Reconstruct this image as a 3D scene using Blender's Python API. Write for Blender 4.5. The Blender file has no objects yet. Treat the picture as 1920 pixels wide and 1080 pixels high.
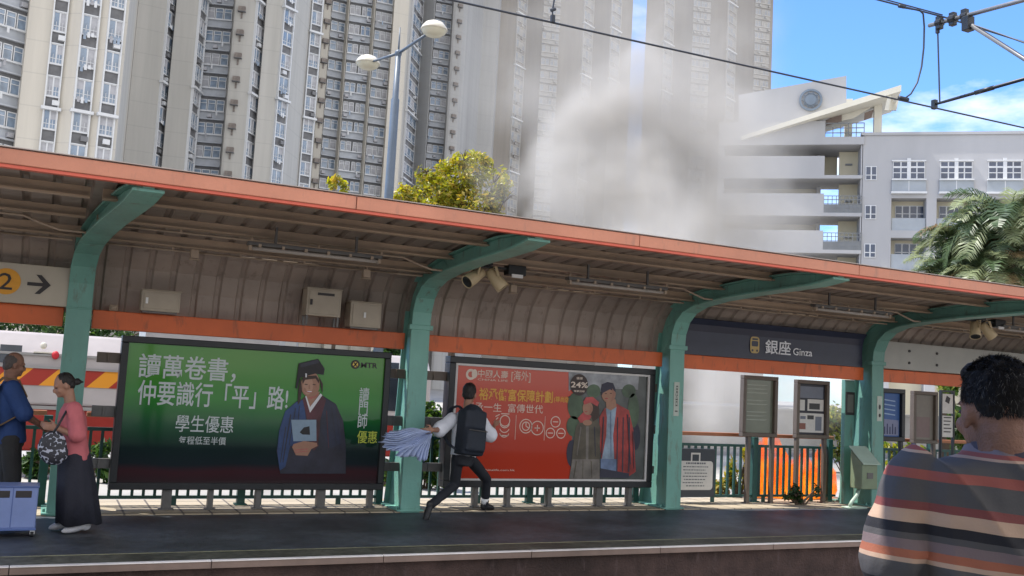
import bpy, bmesh, math, random
from mathutils import Vector, Matrix, noise
random.seed(7)
SC = bpy.context.scene
COL = SC.collection
rad = math.radians

# ------------------------------------------------------------------ camera
FOC, YAW, PIT, ROL = 1792.67, 0.448218, 0.099987, 0.053769      # focal length in photo pixels, radians
EYE = Vector((0, 0, 1.6))
FW = Vector((math.sin(YAW)*math.cos(PIT), math.cos(YAW)*math.cos(PIT), math.sin(PIT)))
rt0 = Vector((math.cos(YAW), -math.sin(YAW), 0)); up0 = rt0.cross(FW)
RT = rt0*math.cos(ROL) + up0*math.sin(ROL)
UP = -rt0*math.sin(ROL) + up0*math.cos(ROL)
cam = bpy.data.cameras.new('camera'); co = bpy.data.objects.new('camera', cam); COL.objects.link(co)
cam.sensor_width = 36; cam.lens = FOC*36/1920; cam.clip_start = .05; cam.clip_end = 3000
co.matrix_world = Matrix(((RT.x, UP.x, -FW.x, 0), (RT.y, UP.y, -FW.y, 0), (RT.z, UP.z, -FW.z, EYE.z), (0, 0, 0, 1)))
SC.camera = co

# ------------------------------------------------------------------ light
SUN_EL, SUN_AZ = rad(63), (-0.86, 0.51)          # direction towards the sun, over the ground
l_ = math.hypot(*SUN_AZ); sx, sy = SUN_AZ[0]/l_, SUN_AZ[1]/l_
SUND = Vector((sx*math.cos(SUN_EL), sy*math.cos(SUN_EL), math.sin(SUN_EL)))
W = bpy.data.worlds.new('World'); SC.world = W; W.use_nodes = True
nt = W.node_tree; N = nt.nodes; LK = nt.links; N.clear()
out = N.new('ShaderNodeOutputWorld'); bg = N.new('ShaderNodeBackground'); bg.inputs[1].default_value = .15
sky = N.new('ShaderNodeTexSky'); sky.sky_type = 'NISHITA'; sky.sun_disc = False
sky.sun_elevation = SUN_EL; sky.sun_rotation = math.atan2(sx, sy); sky.air_density = 1.0; sky.dust_density = .3; sky.ozone_density = 4.5
tc = N.new('ShaderNodeTexCoord'); mp = N.new('ShaderNodeMapping'); mp.inputs['Scale'].default_value = (1, 1, 2.6); mp.inputs['Location'].default_value = (.35, .1, .62)
nz = N.new('ShaderNodeTexNoise'); nz.inputs['Scale'].default_value = 3.1; nz.inputs['Detail'].default_value = 7; nz.inputs['Roughness'].default_value = .58
cr = N.new('ShaderNodeValToRGB'); cr.color_ramp.elements[0].position = .55; cr.color_ramp.elements[1].position = .72
mx = N.new('ShaderNodeMix'); mx.data_type = 'RGBA'; mx.inputs[7].default_value = (5.2, 5.1, 5.0, 1)
LK.new(tc.outputs['Generated'], mp.inputs[0]); LK.new(mp.outputs[0], nz.inputs['Vector'])
sp_ = N.new('ShaderNodeSeparateXYZ'); LK.new(tc.outputs['Generated'], sp_.inputs[0])                 # unseen cloud bank added behind the camera as white fill for the facades
cb = N.new('ShaderNodeMapRange'); cb.inputs[1].default_value = .12; cb.inputs[2].default_value = -.45; cb.inputs[3].default_value = 0; cb.inputs[4].default_value = .22; LK.new(sp_.outputs[1], cb.inputs[0])
ca = N.new('ShaderNodeMath'); ca.operation = 'ADD'; LK.new(nz.outputs[0], ca.inputs[0]); LK.new(cb.outputs[0], ca.inputs[1]); LK.new(ca.outputs[0], cr.inputs[0])
tn_ = N.new('ShaderNodeMix'); tn_.data_type = 'RGBA'; tn_.blend_type = 'MULTIPLY'; tn_.inputs[0].default_value = 1; tn_.inputs[7].default_value = (.56, .75, 1.0, 1)
LK.new(sky.outputs[0], tn_.inputs[6]); LK.new(cr.outputs[0], mx.inputs[0]); LK.new(tn_.outputs[2], mx.inputs[6]); LK.new(mx.outputs[2], bg.inputs[0]); LK.new(bg.outputs[0], out.inputs[0])
sl = bpy.data.lights.new('sun', 'SUN'); sl.energy = 3.3; sl.angle = rad(.6); sl.color = (1, .95, .87)
so = bpy.data.objects.new('sun', sl); COL.objects.link(so); so.location = (0, 0, 60)
so.rotation_euler = (-SUND).to_track_quat('-Z', 'Y').to_euler()
SC.view_settings.view_transform = 'Standard'; SC.view_settings.look = 'None'; SC.view_settings.gamma = 1
SC.view_settings.exposure = 1.15
SC.render.engine = 'CYCLES'
SC.cycles.use_denoising = True
SC.cycles.max_bounces = 8; SC.cycles.diffuse_bounces = 4; SC.cycles.volume_bounces = 5; SC.cycles.transparent_max_bounces = 12
SC.cycles.volume_max_steps = 160; SC.cycles.sample_clamp_indirect = 6

# ------------------------------------------------------------------ helpers
def ray(px, py): return RT*((px-960)/FOC) + UP*((540-py)/FOC) + FW
def atY(px, py, Y): d = ray(px, py); return EYE + d*(Y/d.y)          # point on the plane y = Y seen at a photo pixel
def atX(px, py, X): d = ray(px, py); return EYE + d*(X/d.x)
def atZ(px, py, z): d = ray(px, py); return EYE + d*((z-EYE.z)/d.z)
def at(px, py, D): return EYE + ray(px, py)*D                        # point at distance D along the view axis

TMP = bpy.data.scenes.new('tmp')                                    # modifiers and text are evaluated here, away from the scene
def evaluated(o):
    TMP.collection.objects.link(o)
    with bpy.context.temp_override(scene=TMP, view_layer=TMP.view_layers[0]):
        dg = bpy.context.evaluated_depsgraph_get(); dg.update()
        me = bpy.data.meshes.new_from_object(o.evaluated_get(dg))
    TMP.collection.objects.unlink(o); return me
def rootloc(o):
    v = Vector((0, 0, 0))
    while o is not None: v += Vector(o.location); o = o.parent
    return v
def tag(o, label=None, cat=None, group=None, kind=None):
    if label: o['label'] = label
    if cat: o['category'] = cat
    if group: o['group'] = group
    if kind: o['kind'] = kind
    return o
def thing(name, label, cat, loc=(0, 0, 0), group=None, rz=0):
    o = bpy.data.objects.new(name, None); COL.objects.link(o); o.location = loc; o.rotation_euler = (0, 0, rz)
    o.empty_display_size = .2
    return tag(o, label, cat, group)
def dup(o, parent=None, loc=None):
    c = o.copy(); COL.objects.link(c)
    if parent: c.parent = parent
    if loc is not None: c.location = loc
    for ch in list(o.children): dup(ch, c)
    return c

class MB:
    def __init__(s): s.v = []; s.f = []; s.m = []
    def face(s, vs, mi=0):
        b = len(s.v); s.v += [Vector(q) for q in vs]; s.f.append(list(range(b, b+len(vs)))); s.m.append(mi); return s
    def grid(s, rows, mi=0, closed=False):
        b = len(s.v); n = len(rows[0])
        for r in rows: s.v += [Vector(q) for q in r]
        for i in range(len(rows)-1):
            for j in range(n if closed else n-1):
                k = (j+1) % n
                s.f.append([b+i*n+j, b+i*n+k, b+(i+1)*n+k, b+(i+1)*n+j]); s.m.append(mi)
        return s
    def box(s, x0, x1, y0, y1, z0, z1, mi=0, M=None):
        b = len(s.v)
        P = [Vector((x, y, z)) for z in (z0, z1) for x, y in ((x0, y0), (x1, y0), (x1, y1), (x0, y1))]
        s.v += [M @ p for p in P] if M else P
        for q in ((3, 2, 1, 0), (4, 5, 6, 7), (0, 1, 5, 4), (1, 2, 6, 5), (2, 3, 7, 6), (3, 0, 4, 7)):
            s.f.append([b+i for i in q]); s.m.append(mi)
        return s
    def bar(s, a, b, w, h, mi=0, up=(0, 0, 1)):
        a = Vector(a); b = Vector(b); d = (b-a); L = d.length; d.normalize(); u = Vector(up)
        if abs(d.dot(u)) > .98: u = Vector((0, 1, 0))
        r = d.cross(u).normalized(); u = r.cross(d)
        M = Matrix(((d.x, r.x, u.x, a.x), (d.y, r.y, u.y, a.y), (d.z, r.z, u.z, a.z), (0, 0, 0, 1)))
        return s.box(0, L, -w/2, w/2, -h/2, h/2, mi, M)
    def prism(s, poly, d, mi=0):
        """poly: 3D loop; d: extrusion vector"""
        b = len(s.v); n = len(poly); d = Vector(d); P = [Vector(q) for q in poly]
        s.v += P + [p+d for p in P]
        s.f.append([b+i for i in range(n)]); s.f.append([b+n+i for i in reversed(range(n))]); s.m += [mi, mi]
        for i in range(n):
            j = (i+1) % n; s.f.append([b+j, b+i, b+n+i, b+n+j]); s.m.append(mi)
        return s
    def tube(s, pts, r, n=8, mi=0, caps=True):
        P = [Vector(q) for q in pts]; R = r if isinstance(r, (list, tuple)) else [r]*len(P)
        rows = []; u = None
        for i, p in enumerate(P):
            t = (P[min(i+1, len(P)-1)]-P[max(i-1, 0)]).normalized()
            if u is None: u = t.orthogonal().normalized()
            else:
                u = (u-t*u.dot(t)); u = u.normalized() if u.length > 1e-6 else t.orthogonal().normalized()
            w = t.cross(u)
            rows.append([p+(u*math.cos(a)+w*math.sin(a))*R[i] for a in [2*math.pi*k/n for k in range(n)]])
        b = len(s.v); s.grid(rows, mi, True)
        if caps:
            s.f.append([b+k for k in reversed(range(n))]); s.m.append(mi)
            e = b+(len(rows)-1)*n; s.f.append([e+k for k in range(n)]); s.m.append(mi)
        return s
    def lathe(s, prof, c, n=16, mi=0, M=None):
        c = Vector(c); rows = []
        for r, z in prof:
            row = [Vector((r*math.cos(a), r*math.sin(a), z)) for a in [2*math.pi*k/n for k in range(n)]]
            rows.append([(M @ q if M else q)+c for q in row])
        return s.grid(rows, mi, True)
    def ell(s, c, r, mi=0, M=None, n=16, m=10):
        rows = []; c = Vector(c); r = Vector(r) if not isinstance(r, (int, float)) else Vector((r, r, r))
        for i in range(m+1):
            th = math.pi*i/m; sn = max(math.sin(th), 1e-3)
            row = [Vector((r.x*sn*math.cos(a), r.y*sn*math.sin(a), -r.z*math.cos(th))) for a in [2*math.pi*k/n for k in range(n)]]
            rows.append([(M @ q if M else q)+c for q in row])
        b = len(s.v); s.grid(rows, mi, True)
        s.f.append([b+k for k in reversed(range(n))]); s.f.append([b+m*n+k for k in range(n)]); s.m += [mi, mi]
        return s
    def mesh(s, name, off=Vector((0, 0, 0)), smooth=False):
        me = bpy.data.meshes.new(name); me.from_pydata([tuple(v-off) for v in s.v], [], s.f)
        me.polygons.foreach_set('material_index', s.m)
        me.polygons.foreach_set('use_smooth', [smooth]*len(s.f)); me.update()
        return me
    def build(s, name, mats, parent=None, smooth=False, bevel=0, fix=True):
        off = rootloc(parent) if parent else Vector((0, 0, 0))
        me = s.mesh(name, off, smooth)
        if fix:
            bm = bmesh.new(); bm.from_mesh(me); bmesh.ops.recalc_face_normals(bm, faces=bm.faces); bm.to_mesh(me); bm.free()
        for m in (mats if isinstance(mats, (list, tuple)) else [mats]): me.materials.append(m)
        o = bpy.data.objects.new(name, me); COL.objects.link(o)
        if parent: o.parent = parent
        if bevel:
            bv = o.modifiers.new('bevel', 'BEVEL'); bv.width = bevel; bv.segments = 2; bv.limit_method = 'ANGLE'; bv.angle_limit = rad(40)
        return o

def each(mbs, name, mats, parent, **k):
    for q in mbs: q.build(name, mats, parent, **k)
def remeshed(mb, name, mat, parent, voxel, smooth=4, dec=None):
    """fuse overlapping closed shapes of mb into one continuous skin"""
    off = rootloc(parent) if parent else Vector((0, 0, 0))
    me = mb.mesh(name, off)
    bm = bmesh.new(); bm.from_mesh(me); bmesh.ops.recalc_face_normals(bm, faces=bm.faces); bm.to_mesh(me); bm.free()
    o = bpy.data.objects.new(name, me)
    r = o.modifiers.new('r', 'REMESH'); r.mode = 'VOXEL'; r.voxel_size = voxel; r.use_smooth_shade = True
    if smooth:
        sm = o.modifiers.new('s', 'SMOOTH'); sm.iterations = smooth; sm.factor = .5
    m2 = evaluated(o); COL.objects.link(o); m2.name = name
    o.modifiers.clear(); o.data = m2; bpy.data.meshes.remove(me)
    m2.materials.clear()
    for m in (mat if isinstance(mat, (list, tuple)) else [mat]): m2.materials.append(m)
    m2.polygons.foreach_set('use_smooth', [True]*len(m2.polygons))
    m2.polygons.foreach_set('material_index', [0]*len(m2.polygons))
    if parent: o.parent = parent
    return o

def wrinkle(o, fn):
    me = o.data; n = len(me.vertices); co_ = [0.0]*(3*n); no = [0.0]*(3*n)
    me.vertices.foreach_get('co', co_); me.vertices.foreach_get('normal', no)
    for i in range(n):
        k = fn(Vector(co_[3*i:3*i+3]))
        for a in range(3): co_[3*i+a] += no[3*i+a]*k
    me.vertices.foreach_set('co', co_); me.update()
# ------------------------------------------------------------------ materials
MATS = {}
def mat(name, col, rough=.65, var=.12, scale=3.0, bump=0, metal=0, streak=1.0, detail=5, spec=.4, var2=0, bscale=None, dirt=None):
    """base colour broken up by noise in the object's own space; streak < 1 stretches it downwards"""
    if name in MATS: return MATS[name]
    m = bpy.data.materials.new(name); m.use_nodes = True; t = m.node_tree; p = t.nodes['Principled BSDF']; L = t.links
    p.inputs['Roughness'].default_value = rough; p.inputs['Metallic'].default_value = metal; p.inputs['Specular IOR Level'].default_value = spec
    tcn = t.nodes.new('ShaderNodeTexCoord'); mpn = t.nodes.new('ShaderNodeMapping'); mpn.inputs['Scale'].default_value = (1, 1, streak)
    L.new(tcn.outputs['Object'], mpn.inputs[0])
    n1 = t.nodes.new('ShaderNodeTexNoise'); n1.inputs['Scale'].default_value = scale; n1.inputs['Detail'].default_value = detail; n1.inputs['Roughness'].default_value = .6
    L.new(mpn.outputs[0], n1.inputs['Vector'])
    rp = t.nodes.new('ShaderNodeValToRGB'); e = rp.color_ramp.elements
    e[0].position = .3; e[1].position = .7
    e[0].color = tuple(c*(1-var) for c in col)+(1,); e[1].color = tuple(min(c*(1+var), 1) for c in col)+(1,)
    L.new(n1.outputs[0], rp.inputs[0]); src = rp.outputs[0]
    if var2:
        n2 = t.nodes.new('ShaderNodeTexNoise'); n2.inputs['Scale'].default_value = scale*.13; n2.inputs['Detail'].default_value = 3
        L.new(mpn.outputs[0], n2.inputs['Vector'])
        mr = t.nodes.new('ShaderNodeMapRange'); mr.inputs[1].default_value = .35; mr.inputs[2].default_value = .65; mr.inputs[3].default_value = 1-var2; mr.inputs[4].default_value = 1+var2*.4
        L.new(n2.outputs[0], mr.inputs[0])
        mu = t.nodes.new('ShaderNodeMix'); mu.data_type = 'RGBA'; mu.blend_type = 'MULTIPLY'; mu.inputs[0].default_value = 1
        L.new(src, mu.inputs[6]); L.new(mr.outputs[0], mu.inputs[7]); src = mu.outputs[2]
    if dirt:                                                        # patches of wear, drips and grime
        mp2 = t.nodes.new('ShaderNodeMapping'); mp2.inputs['Scale'].default_value = (7, 7, 1.6); L.new(tcn.outputs['Object'], mp2.inputs[0])
        n4 = t.nodes.new('ShaderNodeTexNoise'); n4.inputs['Scale'].default_value = 1.3; n4.inputs['Detail'].default_value = 8; n4.inputs['Roughness'].default_value = .7; L.new(mp2.outputs[0], n4.inputs['Vector'])
        r4 = t.nodes.new('ShaderNodeMapRange'); r4.inputs[1].default_value = .56; r4.inputs[2].default_value = .72; r4.inputs[3].default_value = 0; r4.inputs[4].default_value = .75; L.new(n4.outputs[0], r4.inputs[0])
        m4 = t.nodes.new('ShaderNodeMix'); m4.data_type = 'RGBA'; m4.inputs[7].default_value = tuple(dirt)+(1,); L.new(r4.outputs[0], m4.inputs[0]); L.new(src, m4.inputs[6]); src = m4.outputs[2]
    L.new(src, p.inputs['Base Color'])
    if bump:
        n3 = t.nodes.new('ShaderNodeTexNoise'); n3.inputs['Scale'].default_value = bscale or scale*8; n3.inputs['Detail'].default_value = 4
        L.new(tcn.outputs['Object'], n3.inputs['Vector'])
        bp = t.nodes.new('ShaderNodeBump'); bp.inputs['Strength'].default_value = bump; bp.inputs['Distance'].default_value = .02
        L.new(n3.outputs[0], bp.inputs['Height']); L.new(bp.outputs[0], p.inputs['Normal'])
    MATS[name] = m; return m
def flat(name, col, rough=.5, spec=.4):
    return mat(name, col, rough, .05, 20, spec=spec, detail=2)
def leafmat(name, col, var=.35, trans=.45):
    if name in MATS: return MATS[name]
    m = bpy.data.materials.new(name); m.use_nodes = True; t = m.node_tree; L = t.links; t.nodes.clear()
    o = t.nodes.new('ShaderNodeOutputMaterial'); d = t.nodes.new('ShaderNodeBsdfPrincipled'); d.inputs['Roughness'].default_value = .42
    tr = t.nodes.new('ShaderNodeBsdfTranslucent'); mxs = t.nodes.new('ShaderNodeMixShader'); mxs.inputs[0].default_value = trans
    g = t.nodes.new('ShaderNodeTexCoord'); n1 = t.nodes.new('ShaderNodeTexNoise'); n1.inputs['Scale'].default_value = 2.2; n1.inputs['Detail'].default_value = 6
    L.new(g.outputs['Object'], n1.inputs['Vector'])
    rp = t.nodes.new('ShaderNodeValToRGB'); e = rp.color_ramp.elements; e[0].position = .3; e[1].position = .7
    e[0].color = tuple(c*(1-var) for c in col)+(1,); e[1].color = tuple(c*(1+var) for c in col)+(1,)
    L.new(n1.outputs[0], rp.inputs[0]); L.new(rp.outputs[0], d.inputs['Base Color'])
    hs = t.nodes.new('ShaderNodeHueSaturation'); hs.inputs['Hue'].default_value = .485; hs.inputs['Saturation'].default_value = 1.1; hs.inputs['Value'].default_value = 1.5
    L.new(rp.outputs[0], hs.inputs['Color']); L.new(hs.outputs[0], tr.inputs[0])
    L.new(d.outputs[0], mxs.inputs[1]); L.new(tr.outputs[0], mxs.inputs[2]); L.new(mxs.outputs[0], o.inputs[0])
    MATS[name] = m; return m

TEAL = mat('teal_paint', (.16, .36, .30), .42, .10, 3, .15, var2=.3, streak=.5, dirt=(.13, .10, .07))
ORANGE = mat('orange_paint', (.66, .135, .035), .45, .08, 3, .1, var2=.2, dirt=(.16, .07, .04))
SALMON = mat('fascia_paint', (.57, .235, .145), .5, .08, 2.5, .1, var2=.18, dirt=(.34, .17, .12))
BEIGE = mat('beige_paint', (.36, .27, .19), .5, .10, 5, .1, var2=.2)
SHEET = mat('roof_sheet_metal', (.34, .28, .235), .5, .12, 3, .1, var2=.3, dirt=(.14, .10, .08))
WHITE = mat('white_paint', (.75, .75, .74), .5, .06, 6)
CREAM = mat('cream_metal', (.50, .44, .34), .45, .08, 6, .08, var2=.15)
BLACK = mat('black_metal', (.018, .02, .022), .4, .2, 8)
GREY = mat('grey_steel', (.13, .125, .12), .45, .12, 7, .1, metal=.3)
DKGREEN = mat('dark_green_paint', (.02, .075, .062), .42, .15, 6)
BROWNM = mat('brown_metal', (.13, .1, .08), .5, .12, 8)
DARK = mat('dark_rubber', (.02, .02, .022), .6, .1, 8)

# text -> flat mesh, fitted into a box of the plane y = Y (facing -y)
def text_mb(body, x0, x1, z0, z1, Y, mb=None, mi=0, bold=0.0, keep=False, vertical=False):
    c = bpy.data.curves.new('t', 'FONT'); c.body = body; c.size = 1; c.resolution_u = 2; c.offset = bold
    if vertical: c.body = '\n'.join(body); c.space_line = .86
    o = bpy.data.objects.new('t', c); me = evaluated(o)
    bpy.data.objects.remove(o); bpy.data.curves.remove(c)
    xs = [v.co.x for v in me.vertices]; ys = [v.co.y for v in me.vertices]
    if mb is None: mb = MB()
    if not xs: return mb
    ax, bx, ay, by = min(xs), max(xs), min(ys), max(ys)
    kx = (x1-x0)/(bx-ax); kz = (z1-z0)/(by-ay)
    if keep: kx = kz = min(kx, kz)
    b = len(mb.v)
    mb.v += [Vector((x0+(v.co.x-ax)*kx, Y, z0+(v.co.y-ay)*kz)) for v in me.vertices]
    for p in me.polygons: mb.f.append([b+i for i in p.vertices]); mb.m.append(mi)
    bpy.data.meshes.remove(me)
    return mb
def poly_disc(mb, cx, cz, rx, rz, Y, mi=0, n=24, a0=0, a1=2*math.pi):
    return mb.face([(cx+rx*math.cos(a0+(a1-a0)*k/n), Y, cz+rz*math.sin(a0+(a1-a0)*k/n)) for k in range(n)], mi)
def ring(mb, cx, cz, r0, r1, Y, mi=0, n=28):
    rows = [[(cx+r*math.cos(2*math.pi*k/n), Y, cz+r*math.sin(2*math.pi*k/n)) for k in range(n)] for r in (r0, r1)]
    return mb.grid(rows, mi, True)

# ================================================================== SETTING
def struct(o, kind='structure'): o['kind'] = kind; return o
PLAT = mat('platform_asphalt', (.06, .07, .085), .5, .3, 9, .2, var2=.5, detail=9, dirt=(.085, .085, .085))
CONC = mat('pale_concrete', (.36, .345, .315), .8, .12, 2, .15, var2=.2)
COPING = mat('coping_stone', (.20, .145, .12), .7, .14, 5, .15, var2=.2)
SOIL = mat('trackside_brown', (.05, .03, .026), .8, .4, 5, .6, var2=.4, dirt=(.10, .07, .07))
# paving tiles: brick texture
def brick_mat(name, c1, c2, mortar, scale, bw, rh, rough=.8):
    m = bpy.data.materials.new(name); m.use_nodes = True; t = m.node_tree; p = t.nodes['Principled BSDF']; p.inputs['Roughness'].default_value = rough
    g = t.nodes.new('ShaderNodeTexCoord'); b = t.nodes.new('ShaderNodeTexBrick'); b.inputs['Scale'].default_value = scale
    b.inputs['Brick Width'].default_value = bw; b.inputs['Row Height'].default_value = rh; b.inputs['Mortar Size'].default_value = .012; b.offset = 0
    b.inputs['Color1'].default_value = c1+(1,); b.inputs['Color2'].default_value = c2+(1,); b.inputs['Mortar'].default_value = mortar+(1,)
    t.links.new(g.outputs['Object'], b.inputs['Vector']); t.links.new(b.outputs[0], p.inputs['Base Color']); return m
TILE = brick_mat('beige_tiles', (.42, .35, .25), (.36, .30, .21), (.12, .10, .08), 1, .3, .3)

m = MB(); m.box(-400, 400, 12.2, 900, -.5, -.02); m.box(-400, 400, -400, -6, -.5, -.02); struct(m.build('ground', CONC))
m = MB(); m.box(-400, 400, 1.95, 8.47, -1.6, -1.0); struct(m.build('trackbed', mat('track_slab', (.27, .23, .19), .85, .2, 3, .4, var2=.3)))
m = MB(); m.box(-60, 80, 8.441, 11.02, -.07, 0); m.box(-60, 80, 8.475, 11.02, -1.05, -.072); m.box(-60, 80, 8.47, 12.2, -1.5, -1.05)
struct(m.build('platform', [PLAT]))
m = MB(); m.box(-60, 80, 11.022, 12.198, -1.04, .012); struct(m.build('paving', TILE))
m = MB()
x = -58.6
while x < 79:
    m.box(x, x+1.494, 8.38, 8.44, -.004, .006); m.box(x, x+1.494, 8.386, 8.44, -.06, -.0052, 1); x += 1.5
struct(m.build('platform_edge', [mat('coping_nosing', (.75, .71, .68), .6, .1, 5, .1, var2=.2), COPING], bevel=.004))
m = MB(); m.box(-60, 80, 8.45, 8.468, -1.0, -.074); struct(m.build('platform_wall', SOIL))
YEL = mat('worn_yellow_line', (.075, .075, .058), .6, .5, 14, 0, var2=.5); LINE = mat('worn_pale_line', (.30, .29, .18), .6, .3, 12, var2=.3)
m = MB(); m.face([(-60, 8.445, .004), (80, 8.445, .004), (80, 8.78, .004), (-60, 8.78, .004)])
m.face([(-60, 8.79, .004), (80, 8.79, .004), (80, 8.825, .004), (-60, 8.825, .004)], 1)
struct(m.build('platform_line', [YEL, LINE]))
m = MB(); m.box(-60, 80, -6, 1.95, -1.5, 0); struct(m.build('near_platform', PLAT))
ROAD = mat('road_asphalt', (.07, .07, .072), .85, .2, 6, .3, var2=.25)
m = MB(); m.face([(-400, 21, -.015), (400, 21, -.015), (400, 28, -.015), (-400, 28, -.015)]); struct(m.build('road', ROAD))
# ================================================================== SHELTER
SX0, SS = .27, 3.83
cols = [SX0+i*SS for i in range(-1, 7)]
sh = thing('platform_shelter', 'teal framed tram platform canopy with salmon fascia and brown corrugated roof', 'shelter', (SX0, 11.1, 0))
FRONT = [(11.04, 0), (11.07, 2.15), (11.045, 2.42), (10.96, 2.60), (10.8, 2.73), (10.55, 2.81), (10.1, 2.865), (9.4, 2.905), (8.75, 2.925), (8.35, 2.94), (7.99, 2.985)]
BACK = [(11.72, 0), (11.48, 1.2), (11.4, 2.15), (11.36, 2.5), (11.22, 2.74), (10.92, 2.9), (10.3, 3.0), (9.4, 3.06), (8.75, 3.07), (8.35, 3.05), (7.99, 3.03)]
def rib(x):
    m = MB()
    poly = [(x-.045, y, z) for y, z in FRONT] + [(x-.045, y, z) for y, z in reversed(BACK)]
    # web as quads, both sides
    for i in range(len(FRONT)-1):
        a, b, c, d = FRONT[i], FRONT[i+1], BACK[i+1], BACK[i]
        m.prism([(x-.045, *a), (x-.045, *b), (x-.045, *c), (x-.045, *d)], (.09, 0, 0))
    def flange(prof, w, th, sgn):
        R = []
        for i, (y, z) in enumerate(prof):
            y0, z0 = prof[max(i-1, 0)]; y1, z1 = prof[min(i+1, len(prof)-1)]
            ty, tz = y1-y0, z1-z0; l = math.hypot(ty, tz); ny, nz_ = -tz/l*sgn, ty/l*sgn
            R.append([(x-w, y, z), (x+w, y, z), (x+w, y+ny*th, z+nz_*th), (x-w, y+ny*th, z+nz_*th)])
        b = len(m.v); m.grid(R, 0, True)
        m.f += [[b+3, b+2, b+1, b], [b+(len(R)-1)*4+k for k in range(4)]]; m.m += [0, 0]
    flange(FRONT, .122, .028, 1); flange(BACK, .1, .02, -1)
    if x < 1:                                                       # the end frames splay towards the platform's end
        m.v = [Vector((p.x+max(0, 10.95-p.y)*.115 if p.z > 2.3 else p.x, p.y, p.z)) for p in m.v]
    m.box(x-.17, x+.17, 11.0, 11.8, .014, .034)
    for bx in (-.145, .145):
        for by in (11.1, 11.68): m.tube([(x+bx, by, .03), (x+bx, by, .07)], .016, 6)
    # clip plates at the joint of post and arm
    m.box(x-.155, x+.155, 11.02, 11.1, 2.2, 2.26) if x > 1 else m.box(x-.128, x+.128, 11.03, 11.1, 2.14, 2.16)
    return m
for x in cols: rib(x).build('column', TEAL, sh, bevel=.006)
# corrugated sheet
PROF = [(7.95, 3.085), (8.5, 3.12), (9.0, 3.13), (9.75, 3.10), (10.35, 3.035), (10.8, 2.95), (11.1, 2.82), (11.28, 2.64), (11.38, 2.42), (11.42, 2.12)]
def corr(prof, x0, x1, h=.03):
    xs = []; x = x0
    while x < x1: xs += [(x, 0), (x+.165, 0), (x+.185, h), (x+.23, h)]; x += .25
    rows = []
    for i, (y, z) in enumerate(prof):
        y0, z0 = prof[max(i-1, 0)]; y1, z1 = prof[min(i+1, len(prof)-1)]; ty, tz = y1-y0, z1-z0; l = math.hypot(ty, tz)
        ny, nz_ = -tz/l, ty/l
        if nz_ < 0 or ny < 0: ny, nz_ = abs(ny), abs(nz_)
        rows.append([(x, y+ny*o, z+nz_*o) for x, o in xs])
    return rows
rs = MB(); rs.grid(corr(PROF, -5, 23.5)); o = rs.build('roof_sheet', SHEET, sh, fix=False)
so_ = o.modifiers.new('t', 'SOLIDIFY'); so_.thickness = .004
# fascia in lengths
seams = [-5.2] + [atY(p, q, 7.93).x for p, q in ((-420, 210), (667, 380), (1197, 440), (1608, 495))] + [12.6, 16.4, 20.2, 23.7]
seams = sorted(seams); fm = MB()
for a, b in zip(seams[:-1], seams[1:]):
    fm.prism([(a+.003, 7.902, 3.02), (a+.003, 7.902, 3.133), (a+.003, 7.95, 3.14), (a+.003, 8.0, 3.11), (a+.003, 7.98, 3.02)], (b-a-.006, 0, 0))
fm.build('fascia', SALMON, sh, bevel=.006)
LIPM = mat('fascia_lip_red', (.62, .12, .07), .45, .08, 4)
m = MB(); m.box(-5.2, 23.7, 7.915, 7.98, 2.994, 3.018); m.build('fascia_lip', LIPM, sh)
m = MB(); m.box(-5.2, 23.7, 7.89, 7.95, 3.142, 3.149); m.build('roof_flashing', mat('flashing_pale', (.42, .36, .32), .5, .1, 4), sh)
PURL = mat('purlin_tan', (.46, .34, .24), .5, .1, 4, .1, var2=.2)
for i in range(len(cols)-1):
    a, b = cols[i]+.05, cols[i+1]-.05
    for y, z0, z1 in ((9.1, 3.02, 3.122), (10.05, 2.97, 3.07), (10.7, 2.858, 2.975)):
        m = MB(); m.box(a, b, y-.02, y+.02, z0, z1); m.box(a, b, y-.075, y-.022, z0, z0+.014); m.build('purlin', PURL, sh)
    m = MB(); m.box(a+.09, b-.09, 11.2, 11.33, 1.955, 2.155); m.build('beam', ORANGE, sh, bevel=.008)
CONDU = mat('conduit_tan', (.4, .31, .23), .45, .08, 6)
for y, z, u in ((10.16, 2.952, .02), (10.76, 2.832, .03)):
    m = MB()
    for i in range(len(cols)-1):
        a, b = cols[i]+.14, cols[i+1]-.14
        m.tube([(a, y, z), (b-.45, y, z), (b-.28, y-.02, z-.06) if u < .025 else (b-.45, y, z), (b-.12, y-.02, z-.105) if u < .025 else (b, y, z), (b+.12, y-.02, z-.105) if u < .025 else (b+.01, y, z)], .013, 7)
        for k in range(1, 5):
            xx = a+(b-a)*k/5; m.box(xx-.012, xx+.012, y-.016, y+.016, z, z+.07)
        if u > .025:
            # bends round the column flange
            pass
    m.build('conduit', CONDU, sh, smooth=True)

# canopy over the near platform, overhead and out of the picture: it shades the man in front
nc = thing('near_canopy', 'teal and brown canopy over the near platform above the camera', 'shelter', (2, -1, 0))
r2 = MB(); r2.grid([[(x, y, z) for x in (-12, 2.3)] for y, z in ((2.06, 3.14), (1.0, 3.12), (-.2, 3.05), (-1.0, 2.9), (-1.3, 2.5))]); o = r2.build('roof_sheet', SHEET, nc, fix=False); q = o.modifiers.new('t', 'SOLIDIFY'); q.thickness = .03
m = MB(); m.box(-12, 2.3, 2.065, 2.11, 3.08, 3.2); m.build('fascia', SALMON, nc)
for x in (-6, -1.5, 2.2): m = MB(); m.box(x-.06, x+.06, -1.55, -1.3, 0, 2.6); m.box(x-.06, x+.06, -1.35, 1.9, 2.9, 3.02); m.build('column', TEAL, nc)

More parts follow.
